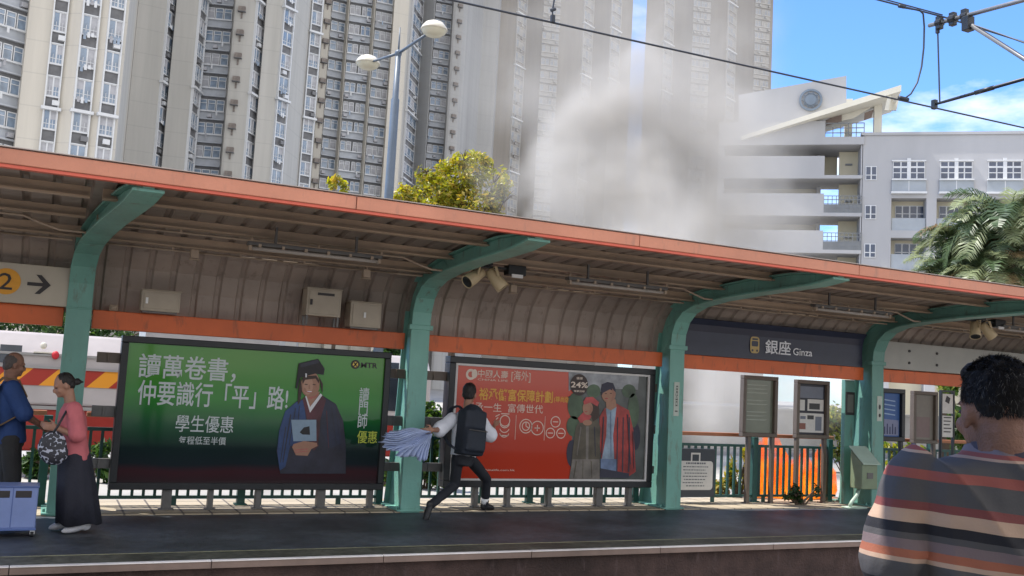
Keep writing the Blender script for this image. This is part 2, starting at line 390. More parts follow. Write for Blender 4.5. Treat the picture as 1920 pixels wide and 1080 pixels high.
nr = thing('white_railing', 'white post railing at the back of the near platform behind the camera', 'railing', (2, -3, 0)); WR = mat('railing_white', (.78, .78, .76), .5, .05, 4)
for z in (.5, 1.05): MB().box(-10, 14, -3.02, -2.97, z-.03, z+.03).build('rail', WR, nr)
for k in range(17): MB().box(-10+k*1.5-.04, -10+k*1.5+.04, -3.05, -2.95, 0, 1.1).build('post', WR, nr)

# station name panel between two columns
NAVY = mat('navy_panel', (.03, .035, .062), .35, .1, 4, var2=.1); WTXT = flat('white_lettering', (.78, .78, .8)); GOLD = flat('ochre_print', (.5, .36, .14))
c3, c4, c5 = cols[3], cols[4], cols[5]
sg = thing('station_sign', 'dark navy station name sign reading Ginza above the orange beam', 'station sign', (c3+1.9, 11.2, 2.16))
m = MB(); m.grid([[(c3+.2, y, z), (c4-.2, y, z)] for y, z in ((11.192, 2.158), (11.2, 2.35), (11.19, 2.5), (11.16, 2.6), (11.1, 2.68))])
o = m.build('panel', NAVY, sg, fix=False); q = o.modifiers.new('t', 'SOLIDIFY'); q.thickness = .02; q.offset = 1
def bx(p0, p1, Y):            # photo pixel corners -> x0,x1,z0,z1 on y = Y
    a = atY(*p0, Y); b = atY(*p1, Y); return min(a.x, b.x), max(a.x, b.x), min(a.z, b.z), max(a.z, b.z)
Ys = 11.165
tx = text_mb('銀座', atY(1435, 650, Ys).x, atY(1483, 650, Ys).x, 2.25, 2.465, Ys, bold=.012)
text_mb('Ginza', atY(1487, 660, Ys).x, atY(1523, 662, Ys).x, 2.262, 2.372, Ys, tx, bold=.008)
tx.build('lettering', WTXT, sg, fix=False)
x0, x1 = atY(1407, 640, Ys).x, atY(1424, 640, Ys).x; cx = (x0+x1)/2; w = (x1-x0)/2
m = MB()
def rrect(mb, x0, x1, z0, z1, r, Y, mi=0):
    P = []
    for cx_, cz_, a0 in ((x1-r, z1-r, 0), (x0+r, z1-r, 90), (x0+r, z0+r, 180), (x1-r, z0+r, 270)):
        P += [(cx_+r*math.cos(rad(a0+k*22.5)), Y, cz_+r*math.sin(rad(a0+k*22.5))) for k in range(5)]
    return mb.face(P, mi)
rrect(m, cx-w, cx+w, 2.245, 2.49, .05, Ys); rrect(m, cx-w*.72, cx+w*.72, 2.345, 2.425, .02, Ys-.002, 1)
m.box(cx-w*.6, cx+w*.6, Ys-.003, Ys-.001, 2.44, 2.465, 1)
for s in (-1, 1): poly_disc(m, cx+s*w*.5, 2.285, .018, .018, Ys-.003, 1, 12)
m.build('tram_pictogram', [GOLD, NAVY], sg, fix=False)

# way-out sign, left
SIGNB = mat('sign_board_cream', (.47, .42, .33), .4, .05, 3, var2=.08); INK = flat('dark_lettering', (.035, .03, .03)); AMBER = flat('amber_disc', (.72, .33, .03))
c1 = cols[1]
ws = thing('direction_sign', 'cream way out sign with amber 2 disc and black arrow beside the first teal column', 'sign', (-.6, 11.08, 2.15))
m = MB(); m.box(-1.9, .2, 11.06, 11.13, 2.155, 2.565); m.build('board', SIGNB, ws, bevel=.006)
Ys = 11.055
dc = (-.435, 2.37)
m = MB(); poly_disc(m, dc[0], dc[1], .135, .135, Ys, 0, 36); m.build('disc', AMBER, ws, fix=False)
text_mb('2', dc[0]-.065, dc[0]+.06, dc[1]-.085, dc[1]+.085, Ys-.003, bold=.004).build('numeral', INK, ws, fix=False)
m = MB(); ax, az = -.135, 2.365
m.face([(ax-.105, Ys, az-.018), (ax+.09, Ys, az-.018), (ax+.09, Ys, az+.018), (ax-.105, Ys, az+.018)])
for s in (-1, 1):
    m.face([(ax+.115, Ys-.002, az), (ax+.02, Ys-.002, az+s*.1), (ax-.03, Ys-.002, az+s*.1), (ax+.055, Ys-.002, az)])
m.build('arrow', INK, ws, fix=False)
# blank board, right
PALE = mat('blank_board_grey', (.4, .39, .35), .5, .06, 3, var2=.15)
bs = thing('blank_board', 'long pale blank board with small bolts right of the station name sign', 'sign board', (13.4, 11.15, 2.16))
m = MB(); m.box(c4+.19, c5-.18, 11.1, 11.16, 2.165, 2.6); m.build('board', PALE, bs, bevel=.006)
for x in (12.5, 13.13, 14.15, 14.8):
    for z in (2.28, 2.47): MB().tube([(x, 11.098, z), (x, 11.085, z)], .022, 10).build('bolt_head', INK, bs)

# cabinets on the beam
CAB = mat('cabinet_beige', (.40, .34, .26), .45, .07, 6, .06, var2=.15)
def cabinet(x0, x1, z0, z1, label, vent, legs, latch):
    t = thing('electric_cabinet', label, 'cabinet', ((x0+x1)/2, 11.12, 2.16), 'electric cabinets on the orange beam')
    zb = z0+(.11 if legs else .02)
    m = MB(); m.box(x0, x1, 11.0, 11.22, zb, z1); m.box(x0-.01, x1+.01, 10.985, 11.23, z1, z1+.012); m.build('body', CAB, t, bevel=.01)
    m = MB(); m.box(x0+.025, x1-.025, 10.988, 10.998, zb+.025, z1-.025); d = m.build('door', CAB, t, bevel=.004)
    m = MB(); m.box(latch-.012, latch+.012, 10.97, 10.988, (zb+z1)/2-.035, (zb+z1)/2+.03); m.build('latch', WHITE if not vent else INK, d)
    if vent:
        m = MB(); m.box(x0+.12, x1-.09, 10.984, 10.987, z1-.075, z1-.045); m.build('vent_slot', INK, t)
    if legs:
        for x in (x0+.02, x1-.02):
            for y in (11.03, 11.18): MB().box(x-.012, x+.012, y, y+.02, z0, zb).build('leg', GREY, t)
    else:
        m = MB(); m.box(x0+.02, x1-.02, 11.04, 11.2, z0, zb); m.build('plinth', GREY, t)
cabinet(.87, 1.27, 2.158, 2.40, 'wide beige cabinet with white latch, nearest the way out sign', False, False, .925)
cabinet(2.66, 3.07, 2.158, 2.585, 'tall beige cabinet on legs with dark vent slot above the green poster', True, True, 2.71)
cabinet(3.19, 3.57, 2.158, 2.47, 'squat beige cabinet with dark latch nearest the second teal column', False, False, 3.36)
nb = MB(); nb.box(.57, .66, 11.22, 11.3, 2.158, 2.225); nb.box(.585, .645, 11.205, 11.22, 2.17, 2.21); tag(nb.build('junction_box', BEIGE, bevel=.006), 'tiny pinkish junction box on the beam right of the first column', 'junction box')
# hanging boxes
for px, py, lb in ((365, 476, 'small box hanging from the conduit above the widest cabinet'), (687, 513, 'small box hanging from the conduit above the squat cabinet'), (962, 541, 'small box hanging from the conduit right of the twin spotlights')):
    c = atY(px, py, 10.72); m = MB(); m.box(c.x-.042, c.x+.042, 10.69, 10.76, c.z-.05, c.z+.045); m.box(c.x-.008, c.x+.008, 10.7, 10.73, c.z+.045, 2.9); m.box(c.x-.05, c.x+.05, 10.68, 10.77, c.z-.068, c.z-.056)
    tag(m.build('hanging_box', CONDU, bevel=.004), 'beige '+lb, 'junction box', 'boxes hanging from the roof conduit')
# fluorescent battens
TUBE = mat('lamp_tube_glass', (.42, .38, .34), .25, .03, 6)
def batten(x0, x1, label):
    t = thing('fluorescent_light', label, 'light fitting', ((x0+x1)/2, 9.9, 2.83), 'fluorescent lights under the canopy')
    y = 9.9
    m = MB(); m.box(x0, x1, y-.05, y+.05, 2.865, 2.905); m.build('body', GREY, t, bevel=.006)
    m = MB(); m.tube([(x0+.04, y-.01, 2.838), (x1-.04, y-.01, 2.838)], .021, 10); m.build('lamp_tube', TUBE, t, smooth=True)
    for e in (x0+.015, x1-.045): MB().box(e, e+.03, y-.04, y+.03, 2.815, 2.865).build('end_cap', CONDU, t, bevel=.004)
    for k in range(6):
        xx = x0+.12+(x1-x0-.24)*k/5; MB().box(xx-.014, xx+.014, y-.062, y-.03, 2.85, 2.882).build('clip', CONDU, t)
    for k in (.2, .8):
        xx = x0+(x1-x0)*k; MB().box(xx-.012, xx+.012, y-.012, y+.012, 2.905, 3.1).build('hanger', GREY, t)
batten(1.74, 3.17, 'fluorescent light above the green poster, nearest the amber disc sign')
batten(5.48, 6.9, 'fluorescent light above the red poster, right of the twin spotlights')
batten(9.32, 10.76, 'fluorescent light above the navy station name sign')
batten(13.1, 14.5, 'fluorescent light above the long pale blank board')
# twin spotlights under two column arms
SPOT = mat('spotlight_cream', (.55, .44, .27), .4, .07, 8)
def spot(c, label, dirs, grp):
    t = thing('spotlight_pair', label, 'spotlights', c, grp); c = Vector(c)
    m = MB(); m.box(c.x-.3, c.x+.3, c.y-.03, c.y+.03, c.z-.012, c.z+.012); m.box(c.x-.03, c.x+.03, c.y-.03, c.y+.03, c.z, c.z+.12); m.box(c.x-.075, c.x+.075, c.y-.05, c.y+.05, c.z+.02, c.z+.07); m.build('mounting_bar', BLACK, t)
    m = MB(); m.box(c.x+.27, c.x+.5, c.y-.07, c.y+.07, c.z-.07, c.z+.05); m.build('control_gear', BLACK, t, bevel=.01)
    m = MB(); m.box(c.x+.31, c.x+.45, c.y-.09, c.y-.072, c.z-.1, c.z-.06); m.build('data_plate', WHITE, t)
    for sxn, d in dirs:
        d = Vector(d).normalized(); p = c+Vector((sxn*.13, -.02, -.13)); Q = d.to_track_quat('Z', 'Y').to_matrix()
        m = MB(); m.lathe([(.03, -.13), (.06, -.12), (.064, -.05), (.075, .02), (.082, .14), (.079, .142), (.07, .135)], p, 16, 0, Q); h = m.build('lamp_head', SPOT, t, smooth=True)
        m = MB(); m.lathe([(.071, .134), (.035, .12), (.001, .115)], p, 16, 0, Q); m.build('lens', BLACK, h)
        a = p+Vector((0, 0, .02)); m = MB()
        s_ = d.cross(Vector((0, 1, 0))).normalized()
        m.bar(a+Vector((0, -.085, 0)), c+Vector((sxn*.1, -.085, .0)), .012, .03); m.bar(a+Vector((0, .085, 0)), c+Vector((sxn*.1, .085, .0)), .012, .03); m.bar(c+Vector((sxn*.1, -.09, 0)), c+Vector((sxn*.1, .09, 0)), .03, .012)
        m.build('yoke', SPOT, t)
spot((cols[2]+.36, 10.02, 2.93), 'twin cream spotlights under the roof arm of the second teal column', ((-1, (-.8, -.25, -.55)), (1, (.6, -.3, -.75))), 'twin spotlights under the canopy arms')
spot((cols[5]-2.9, 9.95, 2.93), 'twin spotlights above the long pale blank board', ((-1, (-.3, -.3, -.8)), (1, (.6, -.3, -.75))), 'twin spotlights under the canopy arms')

# ================================================================== POSTER PANELS
def legs(t, xs, z1, wides):
    for x in xs:
        w = .05 if x in wides else .03
        m = MB(); m.box(x-w, x+w, 11.33, 11.43, .012, z1); m.box(x-w-.03, x+w+.03, 11.3, 11.46, .012, .026); m.build('leg', GREY, t, bevel=.004)
def bars(t, xa, xb):
    for z0, z1 in ((1.595, 1.71), (1.01, 1.13), (.455, .56)):
        m = MB(); m.box(xa, xb, 11.36, 11.41, z0, z1); m.box((xa+xb)/2-.012, (xa+xb)/2+.012, 11.345, 11.36, z0, z1); m.build('tie_bar', BROWNM if z0 > 1.5 else GREY, t, bevel=.004)
def frame(t, x0, x1, z0, z1, w, Y0=11.27, Y1=11.45):
    m = MB(); m.box(x0, x1, Y0, Y1, z1-w, z1); m.box(x0, x1, Y0, Y1, z0, z0+w); m.box(x0, x0+w, Y0, Y1, z0+w, z1-w); m.box(x1-w, x1, Y0, Y1, z0+w, z1-w)
    m.box(x0+w, x1-w, Y1-.03, Y1-.004, z0+w, z1-w)
    return m.build('frame', BLACK, t, bevel=.008)
# ---- green poster
def print_mat(name, stops, rough=.06, tilt=.1):
    m = bpy.data.materials.new(name); m.use_nodes = True; t = m.node_tree; p = t.nodes['Principled BSDF']; p.inputs['Roughness'].default_value = rough
    p.inputs['Specular IOR Level'].default_value = .38
    g = t.nodes.new('ShaderNodeTexCoord'); s = t.nodes.new('ShaderNodeSeparateXYZ'); t.links.new(g.outputs['Generated'], s.inputs[0])
    nz = t.nodes.new('ShaderNodeTexNoise'); nz.inputs['Scale'].default_value = 2; t.links.new(g.outputs['Generated'], nz.inputs[0])
    a = t.nodes.new('ShaderNodeMath'); a.operation = 'MULTIPLY_ADD'; a.inputs[1].default_value = tilt; t.links.new(nz.outputs[0], a.inputs[0]); t.links.new(s.outputs[2], a.inputs[2])
    r = t.nodes.new('ShaderNodeValToRGB'); t.links.new(a.outputs[0], r.inputs[0])
    e = r.color_ramp.elements
    while len(e) < len(stops): e.new(.5)
    for k, (pos, c) in enumerate(stops): e[k].position = pos; e[k].color = tuple(c)+(1,)
    t.links.new(r.outputs[0], p.inputs['Base Color']); return m
GP = print_mat('green_poster_face', [(0, (.02, .02, .022)), (.14, (.055, .02, .024)), (.2, (.014, .022, .026)), (.32, (.01, .024, .022)), (.5, (.016, .10, .035)), (.68, (.04, .24, .035)), (1.0, (.08, .26, .028))])  # green above, sinking to near black below, with a thin maroon band
gp = thing('poster_panel', 'green poster panel in black frame with a person in graduation gown', 'poster panel', (2.28, 11.35, 0))
frame(gp, .735, 3.83, .235, 1.905, .075); legs(gp, (1.35, 1.82, 2.35, 3.09, 3.7), .235, (1.35, 3.09)); bars(gp, .5, .735); bars(gp, 3.83, 4.05)
m = MB(); m.face([(.8, 11.31, .305), (3.76, 11.31, .305), (3.76, 11.31, 1.835), (.8, 11.31, 1.835)]); pr = m.build('poster_print', GP, gp, fix=False)
YP = 11.306
PW = flat('poster_white', (.55, .6, .6))
text_mb('讀萬卷書，', .93, 1.98, 1.445, 1.72, YP, bold=.011).build('lettering', PW, pr, fix=False)
text_mb('仲要識行「平」路!', .945, 2.60, 1.155, 1.43, YP, bold=.011).build('lettering', PW, pr, fix=False)
text_mb('學生優惠', 1.37, 2.0, .87, 1.06, YP, bold=.004).build('lettering', PW, pr, fix=False)
text_mb('每程低至半價', 1.42, 1.93, .735, .825, YP, bold=.004).build('lettering', PW, pr, fix=False)
text_mb('讀門師', 3.46, 3.585, .97, 1.46, YP, bold=.008, vertical=True).build('lettering', PW, pr, fix=False)
L1 = text_mb('MTR', 3.455, 3.665, 1.70, 1.765, YP, bold=.02); ring(L1, 3.385, 1.735, .034, .055, YP); L1.build('logo_lettering', INK, pr, fix=False)
L1 = MB(); poly_disc(L1, 3.385, 1.735, .034, .034, YP+.001, 1)
for s in (-1, 1): L1.face([(3.385-s*.026, YP-.002, 1.758), (3.385-s*.012, YP-.002, 1.763), (3.385+s*.026, YP-.002, 1.712), (3.385+s*.012, YP-.002, 1.707)], 0)
L1.build('logo', [INK, flat('logo_yellow', (.75, .55, .1))], pr, fix=False)
L1 = text_mb('優惠', 3.47, 3.72, .79, .94, YP, bold=.006); L1.build('yellow_lettering', flat('poster_yellow', (.55, .62, .08)), pr, fix=False)
SKIN_P = flat('printed_skin', (.36, .19, .125)); 
def A1(zx, zy, dy=0): q = atY(500+zx/4.318, 660+zy/4.318, 11.30); return (q.x, 11.30-dy, q.z)
def shape(pts, dy, f, mi=0, mb=None):
    mb = mb or MB(); mb.face([f(a, b, dy) for a, b in pts], mi); return mb
def blob2(cx, cy, rx, ry, dy, f, mi=0, mb=None, rot=0, n=26):
    mb = mb or MB(); c, s = math.cos(rot), math.sin(rot)
    mb.face([f(cx+rx*math.cos(k*2*math.pi/n)*c-ry*math.sin(k*2*math.pi/n)*s, cy+rx*math.cos(k*2*math.pi/n)*s+ry*math.sin(k*2*math.pi/n)*c, dy) for k in range(n)], mi); return mb
PM = [mat('printed_gown_blue', (.022, .055, .16), .35, .45, 4.5, detail=4, var2=.35), mat('printed_gown_dark', (.022, .022, .04), .35, .45, 4.5, detail=4, var2=.35), mat('printed_maroon', (.09, .02, .03), .35, .45, 4.5, detail=4, var2=.35), flat('printed_black', (.02, .018, .02)), SKIN_P, flat('printed_white', (.7, .7, .72)), flat('printed_book', (.24, .33, .42)), flat('printed_hair', (.05, .03, .022)), flat('printed_lip', (.42, .13, .11)), flat('printed_skin_light', (.46, .27, .19)), mat('printed_gown_mid', (.022, .027, .055), .35, .45, 4.5, detail=4, var2=.35)]
m = MB()
shape([(150, 480), (240, 400), (330, 365), (450, 350), (560, 420), (620, 560), (640, 760), (640, 985), (110, 985), (80, 800), (110, 640)], 0, A1, 1, m)
shape([(150, 480), (240, 405), (300, 385), (310, 480), (330, 700), (250, 760), (190, 760), (150, 930), (105, 960), (85, 800), (100, 640)], .002, A1, 0, m)
shape([(450, 360), (540, 420), (590, 560), (600, 740), (520, 780), (440, 640)], .002, A1, 10, m)
shape([(290, 380), (320, 350), (345, 470), (440, 340), (480, 390), (430, 560), (420, 760), (380, 800), (330, 560)], .003, A1, 2, m)
shape([(312, 360), (322, 350), (350, 445), (436, 335), (450, 350), (350, 492)], .004, A1, 5, m)
shape([(325, 330), (430, 320), (420, 350), (350, 445), (320, 350)], .0045, A1, 4, m)
blob2(352, 260, 74, 104, .006, A1, 4, m, rot=.12); blob2(335, 275, 40, 70, .007, A1, 9, m, rot=.12)
shape([(275, 200), (285, 300), (272, 400), (250, 430), (255, 300)], .0065, A1, 7, m); shape([(425, 200), (440, 290), (450, 340), (455, 260)], .0065, A1, 7, m)
shape([(285, 215), (300, 195), (400, 190), (425, 230), (420, 255), (395, 215), (310, 225), (290, 260)], .0075, A1, 7, m)
blob2(318, 262, 14, 4, .008, A1, 7, m, .1); blob2(383, 264, 14, 4, .008, A1, 7, m, .1); shape([(340, 265), (348, 265), (352, 300), (336, 300)], .008, A1, 4, m)
blob2(346, 322, 26, 9, .008, A1, 8, m, .08); blob2(346, 320, 20, 4, .009, A1, 5, m, .08)
shape([(258, 92), (415, 55), (468, 135), (460, 185), (390, 175), (300, 200), (268, 210), (245, 300), (232, 290)], .009, A1, 3, m)
shape([(312, 172), (325, 175), (322, 205), (312, 205)], .01, A1, 5, m)
shape([(197, 548), (400, 548), (402, 720), (215, 722)], .008, A1, 6, m); shape([(265, 650), (300, 610), (345, 600), (350, 670), (290, 668)], .009, A1, 3, m)
shape([(205, 770), (215, 745), (300, 720), (405, 735), (410, 760), (360, 785), (330, 840), (235, 835)], .01, A1, 4, m)
for k, (xa, ya, xb, yb, w_, mi) in enumerate(((190, 500, 130, 900, 9, 1), (230, 450, 180, 760, 7, 10), (262, 430, 240, 720, 6, 1), (520, 440, 560, 740, 10, 1), (480, 470, 500, 780, 8, 2), (560, 480, 600, 800, 8, 1), (150, 600, 110, 900, 8, 10), (410, 560, 420, 760, 6, 3))):
    shape([(xa, ya), (xa+w_, ya+10), (xb+w_*.4, yb), (xb-w_*.3, yb-12)], .0048, A1, mi, m)
shape([(405, 195), (428, 235), (424, 300), (400, 350), (370, 366), (388, 310), (398, 250)], .0072, A1, 4, m); shape([(300, 285), (320, 300), (318, 330), (298, 310)], .0072, A1, 4, m)
shape([(268, 100), (410, 62), (425, 85), (280, 125)], .0095, A1, 1, m); shape([(225, 790), (330, 780), (335, 788), (228, 798)], .0104, A1, 8, m); shape([(225, 808), (328, 800), (330, 806), (228, 815)], .0104, A1, 8, m)
shape([(330, 350), (420, 335), (405, 362), (350, 385)], .0047, A1, 8, m)
m.build('printed_figure', PM, pr, fix=False)

# ---- red poster
rp = thing('poster_panel', 'red insurance poster panel in black frame with white border behind the running boy', 'poster panel', (6.17, 11.35, 0))
frame(rp, 4.61, 7.74, .27, 1.915, .085); legs(rp, (5.1, 5.56, 6.17, 6.94, 7.43), .27, (6.94,)); bars(rp, 4.26, 4.61); bars(rp, 7.74, 7.83)
WB = flat('poster_border', (.62, .6, .58)); RED = print_mat('red_poster_print', [(0, (.45, .045, .02)), (1, (.52, .06, .028))])
m = MB(); x0, x1, z0, z1 = 4.7, 7.655, .35, 1.83
for a, b, c, d in ((x0, x1, z1-.028, z1), (x0, x1, z0, z0+.028), (x0, x0+.028, z0+.028, z1-.028), (x1-.028, x1, z0+.028, z1-.028)): m.box(a, b, 11.285, 11.31, c, d)
m.build('white_border', WB, rp)
XS = 6.455
m = MB(); m.face([(x0, 11.315, z0), (XS, 11.315, z0), (XS, 11.315, z1), (x0, 11.315, z1)]); pr = m.build('poster_print', RED, rp, fix=False)
YP = 11.311; Wm = flat('poster_text_cream', (.72, .6, .5))
def tb(s, a, b, c, d, mb, bold=.006):            # photo pixel box
    q = bx((a, b), (c, d), YP); return text_mb(s, q[0], q[1], q[2], q[3], YP, mb, bold=bold)
L1 = MB(); text_mb('中國人壽', 5.02, 5.45, 1.665, 1.765, YP, L1, bold=.006); text_mb('CHINA LIFE', 5.02, 5.45, 1.625, 1.65, YP, L1, bold=.004)
text_mb('[海外]', 5.5, 5.78, 1.63, 1.78, YP, L1); text_mb('傳承一生  富傳世代', 4.86, 5.99, 1.23, 1.345, YP, L1)
ring(L1, 4.92, 1.695, .038, .07, YP); poly_disc(L1, 4.97, 1.705, .04, .058, YP-.002); text_mb('www.chinalife.com.hk', 5.0, 5.62, .475, .5, YP, L1)
def arc(mb, cx, cz, r, w=.011, a0=0, a1=360, n=22):
    return mb.grid([[(cx+q*math.cos(rad(a0+(a1-a0)*k/n)), YP, cz+q*math.sin(rad(a0+(a1-a0)*k/n))) for k in range(n+1)] for q in (r-w, r)], 0)
def ln(mb, a, b, w=.011):
    a = Vector((a[0], YP, a[1])); b = Vector((b[0], YP, b[1])); d = (b-a).normalized(); p = Vector((-d.z, 0, d.x))*w/2
    return mb.face([a-p, b-p, b+p, a+p])
# line icons: money bag with coins, clock pair, three linked circles
for cz in (.98, 1.04, 1.10): arc(L1, 5.44, cz, .075, .01, 200, 340)
arc(L1, 5.44, 1.12, .075); ln(L1, (5.38, 1.21), (5.5, 1.21)); ln(L1, (5.28, 1.1), (5.34, 1.16)); ln(L1, (5.5, .93), (5.38, .93)); ln(L1, (5.3, 1.17), (5.36, 1.2))
arc(L1, 5.75, 1.06, .095); arc(L1, 5.75, 1.06, .06); ln(L1, (5.75, 1.06), (5.75, 1.11)); ln(L1, (5.75, 1.06), (5.79, 1.04)); arc(L1, 5.92, 1.04, .095); ln(L1, (5.88, 1.04), (5.96, 1.04)); ln(L1, (5.92, 1.0), (5.92, 1.08))
arc(L1, 6.19, 1.13, .075); arc(L1, 6.12, .98, .07); arc(L1, 6.28, .98, .07); ln(L1, (6.08, .98), (6.16, .98)); ln(L1, (6.15, 1.13), (6.23, 1.13)); ln(L1, (6.24, .98), (6.32, .98))
for xx in (5.6, 6.03): ln(L1, (xx, .88), (xx, 1.2), .006)
L1.build('lettering', Wm, pr, fix=False)
L1 = text_mb('裕承儲富保障計劃', 5.05, 6.13, 1.375, 1.535, YP, bold=.012); text_mb('(尊尚版)', 6.15, 6.41, 1.38, 1.47, YP, L1, bold=.006)
L1.build('yellow_lettering', flat('poster_gold', (.72, .42, .06)), pr, fix=False)
PHB = mat('printed_street_blur', (.085, .095, .09), .25, .5, 2.4, detail=3, var2=.3)
m = MB(); m.face([(XS, 11.315, z0), (x1, 11.315, z0), (x1, 11.315, z1), (XS, 11.315, z1)]); ph = m.build('poster_photo', PHB, rp, fix=False)
def A2(zx, zy, dy=0): q = atY(1060+zx/4.696, 680+zy/4.696, 11.31); return (q.x, 11.311-dy, q.z)
PM2 = [mat('printed_jacket_red', (.35, .035, .03), .35, .45, 4.5, detail=4, var2=.35), mat('printed_coat_olive', (.09, .075, .05), .35, .45, 4.5, detail=4, var2=.35), mat('printed_hat_red', (.38, .05, .05), .35, .45, 4.5, detail=4, var2=.35), SKIN_P, mat('printed_shirt_blue', (.25, .33, .42), .35, .45, 4.5, detail=4, var2=.35), mat('printed_denim', (.14, .2, .33), .35, .45, 4.5, detail=4, var2=.35), PM[7], flat('printed_dark_navy', (.03, .03, .05)), flat('printed_badge', (.045, .028, .025)), Wm, mat('printed_sky_grey', (.3, .31, .33), .35, .45, 4.5, detail=4, var2=.35), mat('printed_leaf_green', (.06, .1, .055), .35, .45, 4.5, detail=4, var2=.35), mat('printed_trench', (.17, .15, .13), .35, .45, 4.5, detail=4, var2=.35), flat('printed_skin_dark', (.33, .16, .11))]
m = MB()
shape([(30, 75), (650, 108), (640, 240), (430, 230), (300, 260), (150, 190), (30, 250)], -.001, A2, 10, m)
for cx, cy, rx, ry, mi in ((90, 380, 70, 120, 11), (70, 560, 60, 90, 11), (600, 420, 50, 150, 11), (250, 250, 60, 60, 11), (620, 650, 40, 120, 7), (560, 250, 60, 60, 11), (60, 800, 50, 120, 7)): blob2(cx, cy, rx, ry, .0005+.0001*mi, A2, mi, m)
shape([(300, 480), (345, 400), (450, 360), (560, 420), (600, 600), (620, 960), (560, 1000), (440, 990), (330, 940), (300, 700)], .002, A2, 0, m)
shape([(355, 400), (450, 390), (440, 480), (420, 640), (430, 850), (320, 850), (360, 640), (365, 480)], .003, A2, 4, m)
shape([(310, 845), (450, 850), (450, 965), (310, 935)], .0035, A2, 5, m); shape([(310, 930), (560, 975), (560, 1015), (300, 1010)], .0038, A2, 7, m)
for a, b in ((505, 1), (455, 2), (560, 3)): shape([(a, 480), (a+9, 480), (a+3, 960), (a-8, 960)], .004+.0001*b, A2, 7, m)
shape([(355, 330), (440, 320), (450, 390), (400, 420), (360, 400)], .0045, A2, 3, m)
blob2(380, 275, 62, 78, .005, A2, 3, m); shape([(312, 240), (320, 190), (370, 170), (420, 180), (440, 230), (440, 260), (390, 235), (330, 265), (318, 290)], .006, A2, 7, m); blob2(360, 315, 16, 5, .0062, A2, 2, m)
blob2(355, 272, 9, 4, .0063, A2, 6, m); blob2(400, 270, 9, 4, .0063, A2, 6, m)
shape([(90, 570), (130, 500), (200, 440), (280, 500), (305, 560), (300, 1000), (40, 1000), (60, 800)], .006, A2, 1, m)
shape([(60, 850), (300, 850), (300, 1030), (30, 1030)], .0065, A2, 12, m); shape([(180, 560), (205, 560), (200, 850), (178, 850)], .007, A2, 12, m)
shape([(205, 400), (290, 330), (300, 480), (240, 520)], .0066, A2, 6, m); shape([(105, 490), (160, 430), (230, 470), (200, 520), (130, 530)], .0072, A2, 2, m)
blob2(195, 400, 45, 60, .0075, A2, 3, m); shape([(155, 345), (180, 305), (240, 300), (295, 350), (280, 385), (220, 350), (165, 370)], .008, A2, 2, m); blob2(192, 528, 40, 25, .008, A2, 3, m); blob2(180, 430, 12, 4, .0082, A2, 2, m)
blob2(120, 195, 78, 95, .008, A2, 8, m)
for xa, ya, xb, yb, w_, mi in ((330, 470, 318, 820, 10, 7), (540, 450, 570, 900, 12, 7), (590, 600, 600, 940, 8, 7), (395, 430, 400, 830, 6, 5), (130, 560, 100, 820, 10, 12), (250, 560, 262, 830, 9, 7), (90, 860, 70, 1020, 10, 1), (220, 860, 230, 1020, 10, 1), (150, 855, 150, 1025, 6, 1)):
    shape([(xa, ya), (xa+w_, ya+10), (xb+w_*.4, yb), (xb-w_*.3, yb-12)], .0086, A2, mi, m)
shape([(410, 225), (440, 262), (430, 320), (395, 350), (415, 290)], .0064, A2, 13, m); shape([(215, 370), (238, 400), (225, 450), (200, 460), (218, 415)], .0083, A2, 13, m)
for k in range(6): shape([(20+k*18, 300+k*37), (60+k*14, 290+k*40), (50+k*12, 330+k*42)], .0004, A2, 11 if k % 2 else 7, m)
m.build('printed_figures', PM2, ph, fix=False)
q0 = A2(48, 165); q1 = A2(195, 225)
L1 = text_mb('24%', q0[0], q1[0], q1[2], q0[2], 11.3, bold=.02); a, b = A2(95, 125), A2(150, 150); text_mb('優惠', a[0], b[0], b[2], a[2], 11.3, L1, bold=.008); a, b = A2(72, 240), A2(165, 262); text_mb('保費回贈', a[0], b[0], b[2], a[2], 11.3, L1, bold=.008)
L1.build('lettering', Wm, ph, fix=False)

# ================================================================== RAILING, BOARDS, SMALL FITTINGS
def railing(xa, xb, label, posts):
    t = thing('green_railing', label, 'railing', ((xa+xb)/2, 11.7, 0), 'green railings along the back of the platform')
    m = MB(); m.box(xa, xb, 11.68, 11.73, .835, .875); m.build('top_rail', DKGREEN, t)
    m = MB(); m.box(xa, xb, 11.685, 11.725, .085, .12); m.build('bottom_rail', DKGREEN, t)
    m = MB(); x = xa+.06
    while x < xb-.03: m.box(x-.016, x+.016, 11.69, 11.72, .12, .835); x += .121
    x = xa+.03
    while x < xb-.03: m.box(x-.03, x+.03, 11.694, 11.716, .012, .085) if int((x-xa)/.242) % 4 == 0 else None; x += .242
    m.build('pickets', DKGREEN, t)
    m = MB(); m.box(xa, xb, 11.735, 11.785, .985, 1.04); m.build('handrail', mat('terracotta_rail', (.42, .16, .075), .5, .1, 5), t, bevel=.008)
    for x in posts:
        m = MB(); m.box(x-.045, x+.045, 11.66, 11.75, .012, .99); m.box(x-.07, x+.07, 11.63, 11.78, .012, .03); m.build('post', DKGREEN, t, bevel=.006)
for i, lb in ((0, 'dark green picket railing behind the couple with the blue case'), (1, 'dark green picket railing behind the green poster'), (2, 'dark green picket railing behind the red poster'), (3, 'dark green picket railing below the two brown notice boards, in front of the fire'), (4, 'dark green picket railing behind the striped shirt man')):
    railing(cols[i]+.2, cols[i+1]-.2, lb, (cols[i]+1.95, cols[i+1]-.18) if i != 3 else (9.9, 11.42))
PAPER = flat('paper_white', (.6, .58, .54)); GLZ = mat('board_glass_green', (.18, .2, .15), .15, .15, 3, var2=.2)
